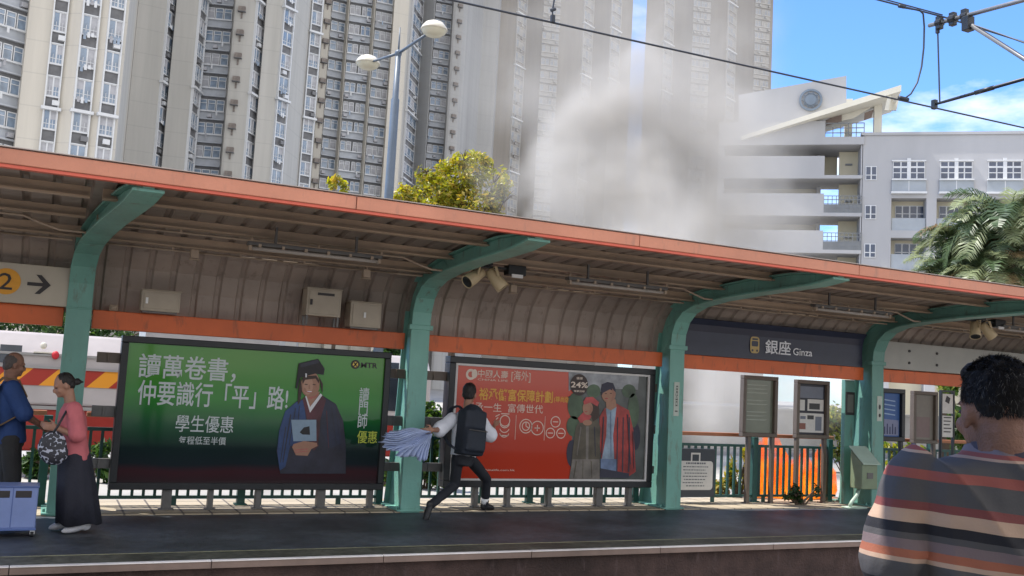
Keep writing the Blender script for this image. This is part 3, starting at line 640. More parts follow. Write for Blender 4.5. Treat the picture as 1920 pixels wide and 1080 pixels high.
def board(x0, x1, z0, z1, label, fm_, kind, legsx, Y=11.5):
    t = thing('notice_board', label, 'notice board', ((x0+x1)/2, Y, 0), 'notice boards at the back of the platform')
    m = MB(); w = .075 if fm_ is BLACK else .06
    m.box(x0, x1, Y-.03, Y+.06, z1-w, z1); m.box(x0, x1, Y-.03, Y+.06, z0, z0+w); m.box(x0, x0+w, Y-.03, Y+.06, z0+w, z1-w); m.box(x1-w, x1, Y-.03, Y+.06, z0+w, z1-w); m.box(x0+w, x1-w, Y+.03, Y+.055, z0+w, z1-w)
    m.build('frame', fm_, t, bevel=.008)
    for x in legsx:
        m = MB(); m.box(x-.03, x+.03, Y-.01, Y+.05, .012, z0); m.box(x-.06, x+.06, Y-.05, Y+.09, .012, .026); m.build('leg', fm_, t, bevel=.004)
    m = MB(); a, b, c, d = x0+w, x1-w, z0+w, z1-w; yy = Y+.026
    if kind == 'list':
        m.face([(a, yy, c), (b, yy, c), (b, yy, d), (a, yy, d)], 0)
        for k in range(10):
            z = d-.09-k*.058
            if k not in (3, 6): m.face([(a+.05, yy-.003, z), (a+.05+(b-a-.1)*random.uniform(.55, 1), yy-.003, z), (a+.05+(b-a-.1)*.9, yy-.003, z+.016), (a+.05, yy-.003, z+.016)], 1)
        m.build('notice', [GLZ, mat('faded_print', (.3, .33, .27), .4, .1, 9)], t, fix=False)
    elif kind == 'photos':
        m.face([(a, yy, c), (b, yy, c), (b, yy, d), (a, yy, d)], 0); W_ = b-a; H_ = d-c
        for u0, u1, v0, v1, mi in ((.06, .94, .72, .95, 2), (.04, .26, .47, .68, 1), (.36, .96, .47, .70, 1), (.42, .82, .5, .62, 3), (.0, .98, .04, .42, 1), (.05, .3, .1, .22, 4), (.66, .9, .08, .36, 2), (.36, .6, .3, .38, 3), (.1, .3, .3, .36, 2)):
            m.face([(a+u0*W_, yy-.002-.001*mi, c+v0*H_), (a+u1*W_, yy-.002-.001*mi, c+v0*H_), (a+u1*W_, yy-.002-.001*mi, c+v1*H_), (a+u0*W_, yy-.002-.001*mi, c+v1*H_)], mi)
        m.build('notice', [flat('board_dark', (.03, .03, .04)), PAPER, flat('print_greyblue', (.16, .18, .22)), flat('print_dark', (.05, .05, .05)), flat('print_rust', (.25, .1, .07))], t, fix=False)
    elif kind == 'blue':
        m.face([(a, yy, c), (b, yy, c), (b, yy, d), (a, yy, d)], 0); W_ = b-a; H_ = d-c
        for k in range(4): m.face([(a+.1*W_, yy-.002, d-.12-k*.075), (a+.75*W_, yy-.002, d-.14-k*.075), (a+.75*W_, yy-.002, d-.122-k*.075), (a+.1*W_, yy-.002, d-.1-k*.075)], 1)
        m.face([(a+.05*W_, yy-.002, c+.02), (b-.05*W_, yy-.002, c+.02), (b-.05*W_, yy-.002, c+.38*H_), (a+.05*W_, yy-.002, c+.4*H_)], 2)
        for k in range(5): m.face([(a+(.12+k*.15)*W_, yy-.004, c+.04), (a+(.2+k*.15)*W_, yy-.004, c+.04), (a+(.19+k*.15)*W_, yy-.004, c+.16+.05*(k % 2)), (a+(.13+k*.15)*W_, yy-.004, c+.16+.05*(k % 2))], 3)
        m.build('notice', [flat('poster_blue', (.05, .12, .32)), flat('poster_paleblue', (.3, .42, .6)), flat('poster_lilac', (.22, .24, .36)), flat('poster_navy', (.04, .05, .12))], t, fix=False)
    else:
        m.face([(a, yy, c), (b, yy, c), (b, yy, d), (a, yy, d)], 0); m.face([(a+.06, yy-.002, c+.04), (b-.08, yy-.002, c+.04), (b-.08, yy-.002, c+.38), (a+.06, yy-.002, c+.38)], 1)
        m.build('notice', [flat('board_taupe', (.2, .18, .15)), flat('board_mauve', (.2, .14, .13))], t, fix=False)
FRB = mat('board_frame_taupe', (.12, .095, .075), .5, .1, 7)
board(9.47, 10.14, 1.005, 1.925, 'brown framed notice board with faded greenish list, left of its twin', FRB, 'list', (9.62, 10.08))
board(10.52, 11.19, 1.005, 1.91, 'brown framed notice board pinned with white papers and photos', FRB, 'photos', (10.57, 11.13))
board(12.3, 12.85, 1.0, 1.86, 'black framed notice board with blue poster right of the fourth column', BLACK, 'blue', (12.36, 12.8))
board(13.05, 13.62, .98, 1.85, 'taupe notice board beside the narrow white information sheets', FRB, 'plain', (13.1, 13.56))
# grey-white map stand beside it
t = thing('information_stand', 'narrow white information sheets stacked beside the taupe notice board', 'information stand', (13.85, 11.5, 0))
m = MB(); m.box(13.7, 13.73, 11.48, 11.53, .012, 1.86); m.box(14.0, 14.03, 11.48, 11.53, .012, 1.86); m.box(13.7, 14.03, 11.48, 11.53, 1.86, 1.89); m.build('frame', BLACK, t)
m = MB(); m.box(13.735, 13.995, 11.49, 11.51, 1.5, 1.83); m.box(13.735, 13.995, 11.49, 11.51, 1.1, 1.46); m.build('sheet', PAPER, t)
m = MB(); m.face([(13.8, 11.487, 1.7), (13.9, 11.487, 1.66), (13.93, 11.487, 1.76), (13.84, 11.487, 1.8)])
for k in range(5): m.face([(13.77, 11.487, 1.42-k*.06), (13.96-.02*(k % 3), 11.487, 1.42-k*.06), (13.96-.02*(k % 3), 11.487, 1.438-k*.06), (13.77, 11.487, 1.438-k*.06)])
m.build('print', INK, t, fix=False)
# luggage notice on the railing
t = thing('luggage_notice', 'dark notice board with white suitcase outline and lines of text hung on railing', 'notice', (8.74, 11.6, .1))
m = MB(); m.box(8.37, 9.08, 11.6, 11.64, .1, .8); m.build('board', flat('notice_slate', (.04, .048, .058)), t, bevel=.006)
YP = 11.597
m = MB(); rrect(m, 8.41, 9.04, .2, .62, .05, YP); m.build('suitcase_outline', PAPER, t, fix=False)
m = MB(); cx = 8.72
for a, b, c, d in ((cx-.085, cx-.06, .62, .74), (cx+.06, cx+.085, .62, .74), (cx-.06, cx+.06, .715, .74)): m.face([(a, YP, c), (b, YP, c), (b, YP, d), (a, YP, d)])
m.build('suitcase_handle', PAPER, t, fix=False)
m = MB()
for k, (a, b, h) in enumerate(((8.55, 8.9, .024), (8.5, 8.95, .014), (8.5, 8.9, .014), (8.53, 8.93, .014), (8.5, 8.94, .014), (8.52, 8.9, .014), (8.5, 8.86, .014), (8.56, 8.9, .014))):
    z = .575-k*.046
    x = a
    while x < b: w_ = random.uniform(.02, .05); m.face([(x, YP-.003, z), (min(x+w_, b), YP-.003, z), (min(x+w_, b), YP-.003, z+h), (x, YP-.003, z+h)]); x += w_+.012
m.build('text_lines', flat('notice_ink', (.1, .11, .12)), t, fix=False)
# things fixed on columns
def plaque(x0, x1, z0, z1, Y, label, mats, rows):
    t = thing('column_plaque', label, 'plaque', ((x0+x1)/2, Y, (z0+z1)/2))
    m = MB(); m.box(x0, x1, Y-.014, Y, z0, z1); m.build('plate', mats[0], t, bevel=.003)
    m = MB(); rows(m, Y-.017); m.build('print', mats[1], t, fix=False)
PLG = flat('plaque_pale', (.45, .5, .44))
def vt(s, x0, x1, z0, z1): return lambda mb, Y: text_mb(s, x0, x1, z0, z1, Y, mb, bold=.006, vertical=True)
def pl2(mb, Y): poly_disc(mb, c4+.03, 1.55, .022, .04, Y, 0, 12); poly_disc(mb, c4+.032, 1.42, .022, .03, Y, 0, 12)
plaque(c3-.045, c3+.045, 1.28, 1.75, 11.04, 'narrow pale plaque with dark vertical characters on the third column', [PLG, INK], vt('月台一', c3-.022, c3+.022, 1.34, 1.7))
plaque(c4-.02, c4+.085, 1.33, 1.72, 11.04, 'narrow pale plaque with two dark marks on the fourth column', [PLG, INK], pl2)
def pl3(mb, Y): mb.face([(c4-.33, Y, 1.44), (c4-.2, Y, 1.44), (c4-.2, Y, 1.72), (c4-.33, Y, 1.72)]); 
m = MB(); m.box(c4-.36, c4-.16, 11.36, 11.44, .9, 1.95); m.box(c4-.36, c4-.16, 11.36, 11.44, .012, .9); tag(m.build('equipment_post', TEAL, bevel=.006), 'teal square post standing left of the fourth column', 'post')
plaque(c4-.35, c4-.17, 1.4, 1.76, 11.358, 'dark framed small display on the teal post left of the fourth column', [INK, flat('display_grey', (.13, .14, .12))], pl3)
# card reader with sloping lid
RD = mat('reader_green', (.19, .24, .15), .45, .1, 6); RDT = mat('reader_lid_pale', (.36, .46, .38), .4, .08, 6)
xr0, xr1 = c4-.51, c4-.19
t = thing('card_reader', 'pale green card reader box with sloping lid fixed left of the fourth column', 'card reader', (xr0+.2, 10.9, 0))
m = MB(); m.prism([(xr0, 10.84, .30), (xr0, 11.08, .30), (xr0, 11.08, .88), (xr0, 10.84, .68)], (xr1-xr0, 0, 0)); m.box(xr1, c4-.13, 10.95, 11.08, .4, .75); m.build('body', RD, t, bevel=.012)
m = MB(); m.prism([(xr0-.02, 10.8, .67), (xr0-.02, 11.1, .92), (xr0-.02, 11.1, .938), (xr0-.02, 10.8, .688)], (xr1-xr0+.04, 0, 0)); m.build('lid', RDT, t, bevel=.006)
m = MB(); m.box(xr0+.1, xr1-.1, 10.832, 10.839, .46, .55); m.build('label_plate', GREY, t)
m = MB(); m.tube([(xr0+.1, 11.0, .29), (xr0+.05, 10.98, .2), (xr0-.08, 10.96, .1), (xr0-.12, 10.96, .04)], .028, 8); m.box(xr0-.2, xr0+.18, 10.9, 11.05, .002, .03); m.build('foot_pipe', RDT, t, smooth=True)

# ================================================================== PEOPLE
SKIN = mat('skin', (.34, .18, .12), .5, .1, 14, .08, spec=.35); SKIN2 = mat('skin_tanned', (.23, .12, .082), .55, .22, 18, .35, spec=.3, bscale=170)
HAIRB = mat('hair_black', (.018, .015, .014), .5, .4, 40, .5, streak=.2, bscale=90); HAIRG = mat('hair_greying', (.02, .017, .015), .7, .5, 70, .3, bscale=140, spec=.15)
SHOEB = flat('shoe_black', (.016, .016, .018)); SHOEW = flat('shoe_white', (.5, .5, .52)); 
def limb(mb, pts, rs, n=12):
    for i in range(len(pts)-1):
        a, b = Vector(pts[i]), Vector(pts[i+1]); mb.tube([a, a.lerp(b, .5), b], [rs[i], (rs[i]+rs[i+1])/2*1.03, rs[i+1]], n)
    for p, r in zip(pts, rs): mb.ell(p, r, 0, None, 12, 8)
def axes(lat, up):
    up = up.normalized(); lat = (lat-up*lat.dot(up)).normalized(); fw = up.cross(lat).normalized()      # lat = to the right -> fw forward
    return Matrix(((lat.x, fw.x, up.x), (lat.y, fw.y, up.y), (lat.z, fw.z, up.z)))
def torso(mb, pel, nck, latp, latn, levels, n=20):
    rows = []
    for f, w, d in levels:
        c = pel.lerp(nck, f); M = axes(latp.lerp(latn, min(max(f, 0), 1)), nck-pel)
        rows.append([c+M @ Vector((w*math.copysign(abs(math.cos(a))**.85, math.cos(a)), d*math.copysign(abs(math.sin(a))**.85, math.sin(a)), 0)) for a in [2*math.pi*k/n for k in range(n)]])
    b = len(mb.v); mb.grid(rows, 0, True); mb.f.append([b+k for k in range(n)]); mb.m.append(0); e = b+(len(rows)-1)*n; mb.f.append([e+k for k in range(n)]); mb.m.append(0)
def hand(mb, wr, d, side, curl=.5, s=1.0):
    """wr wrist, d direction of the hand, side: direction of the thumb side"""
    d = d.normalized(); th = (side-d*side.dot(d)).normalized(); pn = d.cross(th).normalized()
    Mx = Matrix(((th.x, pn.x, d.x), (th.y, pn.y, d.y), (th.z, pn.z, d.z)))
    mb.ell(wr+d*.045*s, (.038*s, .016*s, .055*s), 0, Mx, 12, 8)
    for k, L in enumerate((.072, .08, .075, .058)):
        b = wr+d*.085*s+th*(.027-.018*k)*s; m1 = b+(d*math.cos(curl*.5)+pn*math.sin(curl*.5))*L*.45*s; m2 = m1+(d*math.cos(curl*1.4)+pn*math.sin(curl*1.4))*L*.32*s; e = m2+(d*math.cos(curl*2.1)+pn*math.sin(curl*2.1))*L*.24*s
        limb(mb, [b-d*.02*s, b, m1, m2, e], [.0085*s, .0085*s, .008*s, .0075*s, .0065*s], 8)
    b = wr+d*.025*s+th*.03*s; limb(mb, [b-th*.012*s, b+(d*.6+th*.8).normalized()*.03*s, b+(d*.85+th*.5+pn*.25).normalized()*.062*s], [.011*s, .0095*s, .008*s], 8)
def head(mb, c, M, s=1.0):
    def q(x, y, z): return c+M @ Vector((x, y, z))*s
    mb.ell(c+M @ Vector((0, -.008, .022))*s, (.073*s, .092*s, .094*s), 0, M, 20, 14)          # skull
    mb.ell(q(0, .022, -.045), (.056*s, .068*s, .072*s), 0, M, 16, 10)                          # face / jaw
    mb.ell(q(0, .068, -.088), (.024*s, .022*s, .022*s), 0, M, 10, 8)                          # chin
    mb.ell(q(0, .095, -.03), (.013*s, .022*s, .026*s), 0, M, 10, 8); mb.ell(q(0, .104, -.042), (.013*s, .014*s, .011*s), 0, M, 8, 6)
    mb.ell(q(0, .082, -.066), (.024*s, .012*s, .008*s), 0, M, 10, 6)
    mb.ell(q(0, .078, .012), (.05*s, .018*s, .014*s), 0, M, 12, 6)
    for sg_ in (-1, 1):
        mb.ell(q(sg_*.074, -.008, -.018), (.01*s, .019*s, .032*s), 0, M, 10, 8); mb.ell(q(sg_*.04, .06, -.038), (.022*s, .022*s, .022*s), 0, M, 8, 6)
def eyes(c, M, t, s=1.0):
    mb = MB()
    for sg_ in (-1, 1): mb.ell(c+M @ Vector((sg_*.031, .083, -.008))*s, (.011*s, .006*s, .006*s), 0, M, 8, 6)
    mb.build('eyes', flat('eye_dark', (.05, .035, .03)), t, smooth=True)
def shoe(mb, ank, toe, s=1.0):
    d = (toe-ank); f = Vector((d.x, d.y, 0)); f = f.normalized() if f.length > .02 else d.normalized()
    dn = d.normalized(); up = Vector((0, 0, 1)); up = (up-dn*up.dot(dn)).normalized(); lat = dn.cross(up)
    Mx = Matrix(((lat.x, dn.x, up.x), (lat.y, dn.y, up.y), (lat.z, dn.z, up.z)))
    c = ank.lerp(toe, .45)
    mb.ell(c, (.045*s, .135*s, .04*s), 0, Mx, 14, 10); mb.ell(ank+up*.0-dn*.01, (.04*s, .055*s, .055*s), 0, Mx, 12, 8); mb.ell(toe-dn*.05, (.046*s, .06*s, .034*s), 0, Mx, 12, 8)

def build_person(t, J, skin, shirtm, trm, shoem, hairm, hair, bw=1.0, sleeve=.55, tw=1.0, voxel=.009, hs=1.0, shirt_low=-.12, loose=1.0, socks=None, skirt=None, handc=.6, slv=.066, tws=1.0, sep=False, lev=None):
    lat_s = J['shR']-J['shL']; lat_h = J['hipR']-J['hipL']; pel, nck = J['pel'], J['nck']
    Mh = J['Mh']
    # body
    mb = MB(); head(mb, J['head'], Mh, hs)
    limb(mb, [nck-(nck-pel).normalized()*.04, J['head']+Mh @ Vector((0, -.03, -.05))*hs], [.06*hs*bw, .052*hs*bw])
    torso(mb, pel, nck, lat_h, lat_s, [(-.12, .12*bw, .085), (.0, .145*bw, .1), (.3, .13*bw, .09), (.6, .15*bw, .1), (.82, .155*bw, .09), (.95, .1*bw, .07), (1.0, .05, .05)])
    for s in 'LR':
        limb(mb, [J['sh'+s], J['el'+s], J['wr'+s]], [.048*bw, .04*bw, .027])
        d = J['wr'+s]-J['el'+s]; hand(mb, J['wr'+s], d if ('hd'+s) not in J else J['hd'+s], J.get('th'+s, Vector((0, 0, 1))), handc, hs)
        limb(mb, [J['hip'+s], J['kn'+s], J['an'+s]], [.075*bw, .05, .038])
    remeshed(mb, 'body', skin, t, voxel, 3)
    eyes(J['head'], Mh, t, hs)
    # shirt
    mb = MB(); k = bw*loose
    torso(mb, pel, nck, lat_h, lat_s, lev or [(shirt_low, .168*k, .128*k), (.0, .166*k*tws, .126*k), (.25, .158*k*tws, .118*k), (.5, .17*k*tws, .122*k), (.7, .182*k*tws, .12*k), (.84, .175*k*(1+tws)/2, .105*k), (.93, .135*k, .085*k), (1.0, .068*bw, .068*bw), (1.03, .062*bw, .064*bw)])
    for s in 'LR':
        a, b = J['sh'+s], J['el'+s]; e = a.lerp(b, min(sleeve*1.7, 1.0)); r = slv*k
        ms = MB() if sep else mb
        limb(ms, [a, a.lerp(e, .5), e], [r*1.08, r*1.08, r*1.2])
        if sep: wrinkle(remeshed(ms, 'sleeve', shirtm, t, voxel, 5), lambda c: noise.noise(Vector((c.x*14, c.y*14, c.z*9)))*.008)
    o = remeshed(mb, 'shirt', shirtm, t, voxel*1.1, 5)
    wrinkle(o, lambda c: noise.noise(Vector((c.x*9, c.y*9, c.z*4.5)))*.009+noise.noise(c*23)*.003)
    # trousers
    mb = MB()
    if skirt:
        rows = []
        for f, w, d in skirt:
            row = []
            for a in [2*math.pi*k/72 for k in range(72)]:
                fold = 1+.05*f*math.sin(a*9+2*f)+.04*f*math.sin(a*5+1)
                c = pel.lerp(Vector(((J['anL'].x+J['anR'].x)/2, (J['anL'].y+J['anR'].y)/2, .085)), f); row.append(c+Vector((w*math.cos(a)*fold, d*math.sin(a)*fold, .015*math.sin(a*4)*f)))
            rows.append(row)
        mb.grid(rows, 0, True); o = mb.build('skirt', trm, t, smooth=True); q_ = o.modifiers.new('t', 'SOLIDIFY'); q_.thickness = .006
    else:
        torso(mb, pel, nck, lat_h, lat_s, [(-.2, .13*bw, .11), (-.1, .155*bw, .115*bw), (0, .157*bw, .115*bw), (.14, .148*bw, .105*bw)])
        for s in 'LR':
            limb(mb, [J['hip'+s], J['kn'+s], J['kn'+s].lerp(J['an'+s], .93)], [.095*bw*tw, .07*tw, .058*tw])
        o = remeshed(mb, 'trousers', trm, t, voxel*1.2, 4)
        wrinkle(o, lambda c: noise.noise(Vector((c.x*10, c.y*10, c.z*6)))*.007)
    for s in 'LR':
        mb = MB(); shoe(mb, J['an'+s], J['to'+s]); remeshed(mb, 'shoe', shoem, t, .008, 2)
        if socks and s in socks:
            mb = MB(); mb.tube([J['an'+s]+(J['kn'+s]-J['an'+s]).normalized()*.02, J['an'+s].lerp(J['kn'+s], .33)], [.045, .066*tw], 12); mb.build('sock', WHITE, t, smooth=True)
    mb = MB(); hair(mb, J['head'], Mh, hs); o = remeshed(mb, 'hair', hairm, t, .006, 2)
    wrinkle(o, lambda c: noise.noise(Vector((c.x*60, c.y*60, c.z*25)))*.005)

def dirM(fx, fy, pitch=0, roll=0):
    f = Vector((fx, fy, 0)).normalized(); r = Vector((f.y, -f.x, 0)); u = Vector((0, 0, 1))
    f2 = f*math.cos(pitch)+u*math.sin(pitch); u2 = u*math.cos(pitch)-f*math.sin(pitch)
    r2 = r*math.cos(roll)-u2*math.sin(roll); u3 = u2*math.cos(roll)+r*math.sin(roll)
    return Matrix(((r2.x, f2.x, u3.x), (r2.y, f2.y, u3.y), (r2.z, f2.z, u3.z)))
def hair_short(mb, c, M, s):
    mb.ell(c+M @ Vector((0, -.016, .034))*s, (.079*s, .093*s, .092*s), 0, M, 18, 12); mb.ell(c+M @ Vector((0, -.05, -.02))*s, (.068*s, .054*s, .06*s), 0, M, 14, 10); mb.ell(c+M @ Vector((0, .045, .085))*s, (.055*s, .04*s, .03*s), 0, M, 14, 8)
def hair_bun(mb, c, M, s):
    mb.ell(c+M @ Vector((0, -.02, .036))*s, (.077*s, .09*s, .088*s), 0, M, 18, 12); mb.ell(c+M @ Vector((0, -.055, -.01))*s, (.064*s, .05*s, .055*s), 0, M, 14, 10); mb.ell(c+M @ Vector((0, -.125, -.005))*s, (.036*s, .04*s, .034*s), 0, M, 12, 8); limb(mb, [c+M @ Vector((0, -.14, -.01))*s, c+M @ Vector((0, -.18, -.025))*s], [.018, .006])
def hair_crop(mb, c, M, s):
    mb.ell(c+M @ Vector((0, -.02, .02))*s, (.0755*s, .086*s, .084*s), 0, M, 18, 12); mb.ell(c+M @ Vector((0, -.055, -.03))*s, (.06*s, .044*s, .045*s), 0, M, 14, 10)

# ---- running boy
Y0 = 10.72
g = lambda px, py, dy=0: atY(px, py, Y0+dy)
boy = thing('person', 'running boy in white short sleeved shirt and dark trousers seen from behind', 'person', (4.72, Y0, 0))
J = dict(head=g(880, 738, .06), nck=g(877, 769, 0), shL=g(848, 786, -.04), shR=g(901, 789, .04), pel=g(868, 856, -.05), hipL=g(858, 861, -.07), hipR=g(882, 861, 0))
J['elL'] = g(824, 806, -.1); J['wrL'] = g(812, 806, -.27); J['elR'] = g(919, 816, .04); J['wrR'] = g(926, 800, .27)
J['knR'] = g(913, 899, .16); J['anR'] = g(908, 949, .28); J['toR'] = J['anR']+Vector((.15, .08, -.035))
J['knL'] = g(852, 910, .02); J['anL'] = g(806, 948, -.22); J['toL'] = J['anL']+Vector((-.06, -.03, -.17))
J['Mh'] = dirM(.55, .83, -.05, .03); J['hdL'] = Vector((-.8, -.2, -.1))
build_person(boy, J, SKIN, mat('shirt_white', (.74, .76, .82), .75, .05, 6, .15), mat('trousers_black', (.016, .018, .024), .75, .2, 10, .2), SHOEB, HAIRB, hair_short, bw=.9, sleeve=.62, loose=1.12, socks='R', hs=1.08, tw=.88, shirt_low=.02, slv=.075)
Mb = axes(J['shR']-J['shL'], J['nck']-J['pel']); bc = J['nck'].lerp(J['pel'], .46)-(Mb @ Vector((0, .19, 0)))+(Mb @ Vector((-.055, 0, 0)))
BP = mat('backpack_navy', (.018, .024, .036), .7, .15, 9, .3)
t = thing('backpack', 'dark navy backpack worn by the running boy', 'backpack', tuple(bc))
M4 = Matrix.Translation(bc) @ Mb.to_4x4()
m = MB(); m.box(-.155, .155, -.1, .1, -.29, .24, 0, M4); m.box(-.14, .14, -.15, .05, -.24, .02, 0, M4); m.ell(bc+Mb @ Vector((0, 0, .22)), (.135, .09, .1), 0, Mb); remeshed(m, 'pack_body', BP, t, .016, 14)
m = MB(); m.tube([bc+Mb @ Vector((-.13, -.16, -.0)), bc+Mb @ Vector((0, -.172, .0)), bc+Mb @ Vector((.13, -.16, .0))], .006, 6); m.build('zip', GREY, t)
for sg_ in (-1, 1):
    P_ = [Vector((sg_*.1, .06, .24)), Vector((sg_*.12, .14, .29)), Vector((sg_*.14, .26, .26)), Vector((sg_*.165, .33, .1)), Vector((sg_*.185, .27, -.1)), Vector((sg_*.19, .12, -.2)), Vector((sg_*.16, .03, -.24))]
    Q_ = [bc+Mb @ p for p in P_]; m = MB(); m.grid([[q-Mb @ Vector((.026, 0, 0)), q+Mb @ Vector((.026, 0, 0))] for q in Q_]); o = m.build('strap', BP, t, smooth=True); so_ = o.modifiers.new('t', 'SOLIDIFY'); so_.thickness = .012
m = MB(); q = bc+Mb @ Vector((0, .05, .28)); m.tube([q+Mb @ Vector((-.035, 0, 0)), q+Mb @ Vector((-.02, -.01, .035)), q+Mb @ Vector((.02, -.01, .035)), q+Mb @ Vector((.035, 0, 0))], .007, 6); m.build('grab_handle', BP, t)
# cloth streaming from his left hand
hp = J['wrL']+Vector((-.03, -.03, -.02))
CL = mat('cloth_pale_blue', (.36, .43, .62), .8, .15, 6, .2)
m = MB(); rows = []; NA, NR = 91, 14
for i in range(NR):
    fr = i/(NR-1); row = []
    for k in range(NA):
        u = k/(NA-1); a = rad(163+98*u); R_ = (.60-.28*max(u-.45, 0)/.55-.1*max(.2-u, 0)/.2)*(1+.22*noise.noise(Vector((u*7, 3, 0)))+.12*noise.noise(Vector((u*26, 7, 0))))
        rr = .03+R_*fr; zz = math.sin(k*1.35+2.2*noise.noise(Vector((k*.13, fr*1.5, 2)))); amp = (.008+.03*fr)*(1+.7*noise.noise(Vector((u*11, fr*2, 1))))
        off = .05*math.sin(fr*5+u*6)*fr
        p_ = hp+Vector((math.cos(a)*rr, -.05*math.sin(u*9)-.1*rr+zz*amp, math.sin(a)*rr*.62+off-.05*fr))
        row.append(p_)
    rows.append(row)
m.grid(rows); o = m.build('cloth', CL, smooth=True, fix=False); q = o.modifiers.new('t', 'SOLIDIFY'); q.thickness = .004
tag(o, 'crumpled pale blue pleated cloth streaming from the left hand of the running boy', 'cloth')

# ---- woman at left
wb = atZ(132, 997, 0); Y0 = wb.y
t = thing('person', 'woman in pink top and long dark skirt with hair in a bun facing left', 'person', tuple(wb))
g = lambda px, py, dy=0: atY(px, py, Y0+dy)
J = dict(head=g(120, 722), nck=g(132, 757), pel=g(140, 852), shL=g(139, 768, -.15), shR=g(136, 768, .15), hipL=g(141, 858, -.085), hipR=g(139, 858, .085))
J['elL'] = g(146, 818, -.2); J['wrL'] = g(108, 803, -.14); J['elR'] = g(138, 815, .2); J['wrR'] = g(104, 800, .1)
J['knL'] = g(140, 925, -.1); J['knR'] = g(128, 925, .09); J['anL'] = Vector((g(157, 985).x, Y0-.1, .075)); J['anR'] = Vector((g(135, 985).x, Y0+.08, .075))
J['toL'] = J['anL']+Vector((-.15, -.03, -.04)); J['toR'] = J['anR']+Vector((-.16, -.01, -.04)); J['Mh'] = dirM(-.97, -.15, -.35)
J['hdL'] = Vector((-.9, .1, .1)); J['hdR'] = Vector((-.9, 0, .15))
build_person(t, J, SKIN, mat('top_pink', (.50, .135, .15), .8, .08, 8, .15), mat('skirt_ink', (.02, .021, .032), .8, .15, 8, .25), SHOEW, HAIRB, hair_bun, bw=.93, sleeve=.55, loose=1.12, hs=.95, shirt_low=-.12, skirt=((-.12, .11, .14), (0, .145, .18), (.25, .16, .19), (.6, .18, .195), (1.0, .195, .2)))
t = thing('shoulder_bag', 'black and white patterned shoulder bag hanging from strap across the pink top', 'bag', tuple(g(98, 838, -.22)))
BAGM = bpy.data.materials.new('bag_pattern'); BAGM.use_nodes = True; tn = BAGM.node_tree; v_ = tn.nodes.new('ShaderNodeTexVoronoi'); v_.inputs['Scale'].default_value = 34; r_ = tn.nodes.new('ShaderNodeValToRGB'); r_.color_ramp.interpolation = 'CONSTANT'
r_.color_ramp.elements[0].color = (.02, .02, .028, 1); r_.color_ramp.elements[1].position = .66; r_.color_ramp.elements[1].color = (.4, .42, .5, 1)
gq = tn.nodes.new('ShaderNodeTexCoord'); tn.links.new(gq.outputs['Object'], v_.inputs['Vector']); tn.links.new(v_.outputs['Distance'], r_.inputs[0]); tn.links.new(r_.outputs[0], tn.nodes['Principled BSDF'].inputs['Base Color'])
m = MB(); m.ell(g(98, 838, -.24), (.125, .05, .15)); m.ell(g(102, 850, -.24), (.12, .055, .11)); remeshed(m, 'bag_body', BAGM, t, .012, 4)
m = MB(); P_ = [g(92, 822, -.24), g(108, 800, -.27), g(122, 775, -.2), g(133, 757, -.1), g(141, 758, .06), g(146, 780, .2)]; m.tube(P_, .011, 6); m.build('strap', BLACK, t, smooth=True)

# ---- man in blue
mb0 = atZ(22, 985, 0); Y0 = mb0.y
t = thing('person', 'grey haired man in blue tee shirt standing behind the blue case facing right', 'person', tuple(mb0))
g = lambda px, py, dy=0: atY(px, py, Y0+dy)
J = dict(head=g(27, 683), nck=g(20, 716), pel=g(20, 818), shR=g(22, 728, -.17), shL=g(18, 728, .17), hipR=g(20, 824, -.09), hipL=g(18, 824, .09))
J['elR'] = g(47, 778, -.24); J['wrR'] = g(76, 797, -.12); J['elL'] = g(42, 776, .2); J['wrL'] = g(74, 794, .1)
J['knR'] = g(24, 900, -.1); J['knL'] = g(14, 900, .1); J['anR'] = Vector((g(20, 972).x, Y0-.1, .08)); J['anL'] = Vector((g(8, 972).x, Y0+.1, .08))
J['toR'] = J['anR']+Vector((.16, -.03, -.04)); J['toL'] = J['anL']+Vector((.16, .02, -.04)); J['Mh'] = dirM(.95, .3, -.12)
build_person(t, J, SKIN2, mat('tee_blue', (.016, .045, .145), .8, .1, 8, .15), mat('trousers_charcoal', (.024, .024, .024), .8, .15, 8, .25), SHOEB, mat('hair_grey_crop', (.07, .058, .052), .7, .3, 50), hair_crop, bw=1.02, sleeve=.55, loose=1.06, tw=1.05)
Mb = axes(J['shR']-J['shL'], J['nck']-J['pel']); bc = J['nck'].lerp(J['pel'], .42)-(Mb @ Vector((0, .2, 0)))
t = thing('backpack', 'khaki backpack on the back of the man in blue tee shirt', 'backpack', tuple(bc))
KH = mat('backpack_khaki', (.15, .095, .05), .8, .15, 8, .3)
M4 = Matrix.Translation(bc) @ Mb.to_4x4(); m = MB(); m.box(-.15, .15, -.09, .09, -.26, .22, 0, M4); m.box(-.11, .11, -.14, .05, -.22, .0, 0, M4); remeshed(m, 'pack_body', KH, t, .016, 12)
for sg_ in (-1, 1):
    Q_ = [bc+Mb @ Vector(p) for p in ((sg_*.1, .06, .2), (sg_*.125, .14, .27), (sg_*.15, .27, .24), (sg_*.175, .335, .08), (sg_*.195, .26, -.1), (sg_*.17, .08, -.2))]
    m = MB(); m.grid([[q-Mb @ Vector((.024, 0, 0)), q+Mb @ Vector((.024, 0, 0))] for q in Q_]); o = m.build('strap', KH, t, smooth=True); so_ = o.modifiers.new('t', 'SOLIDIFY'); so_.thickness = .012

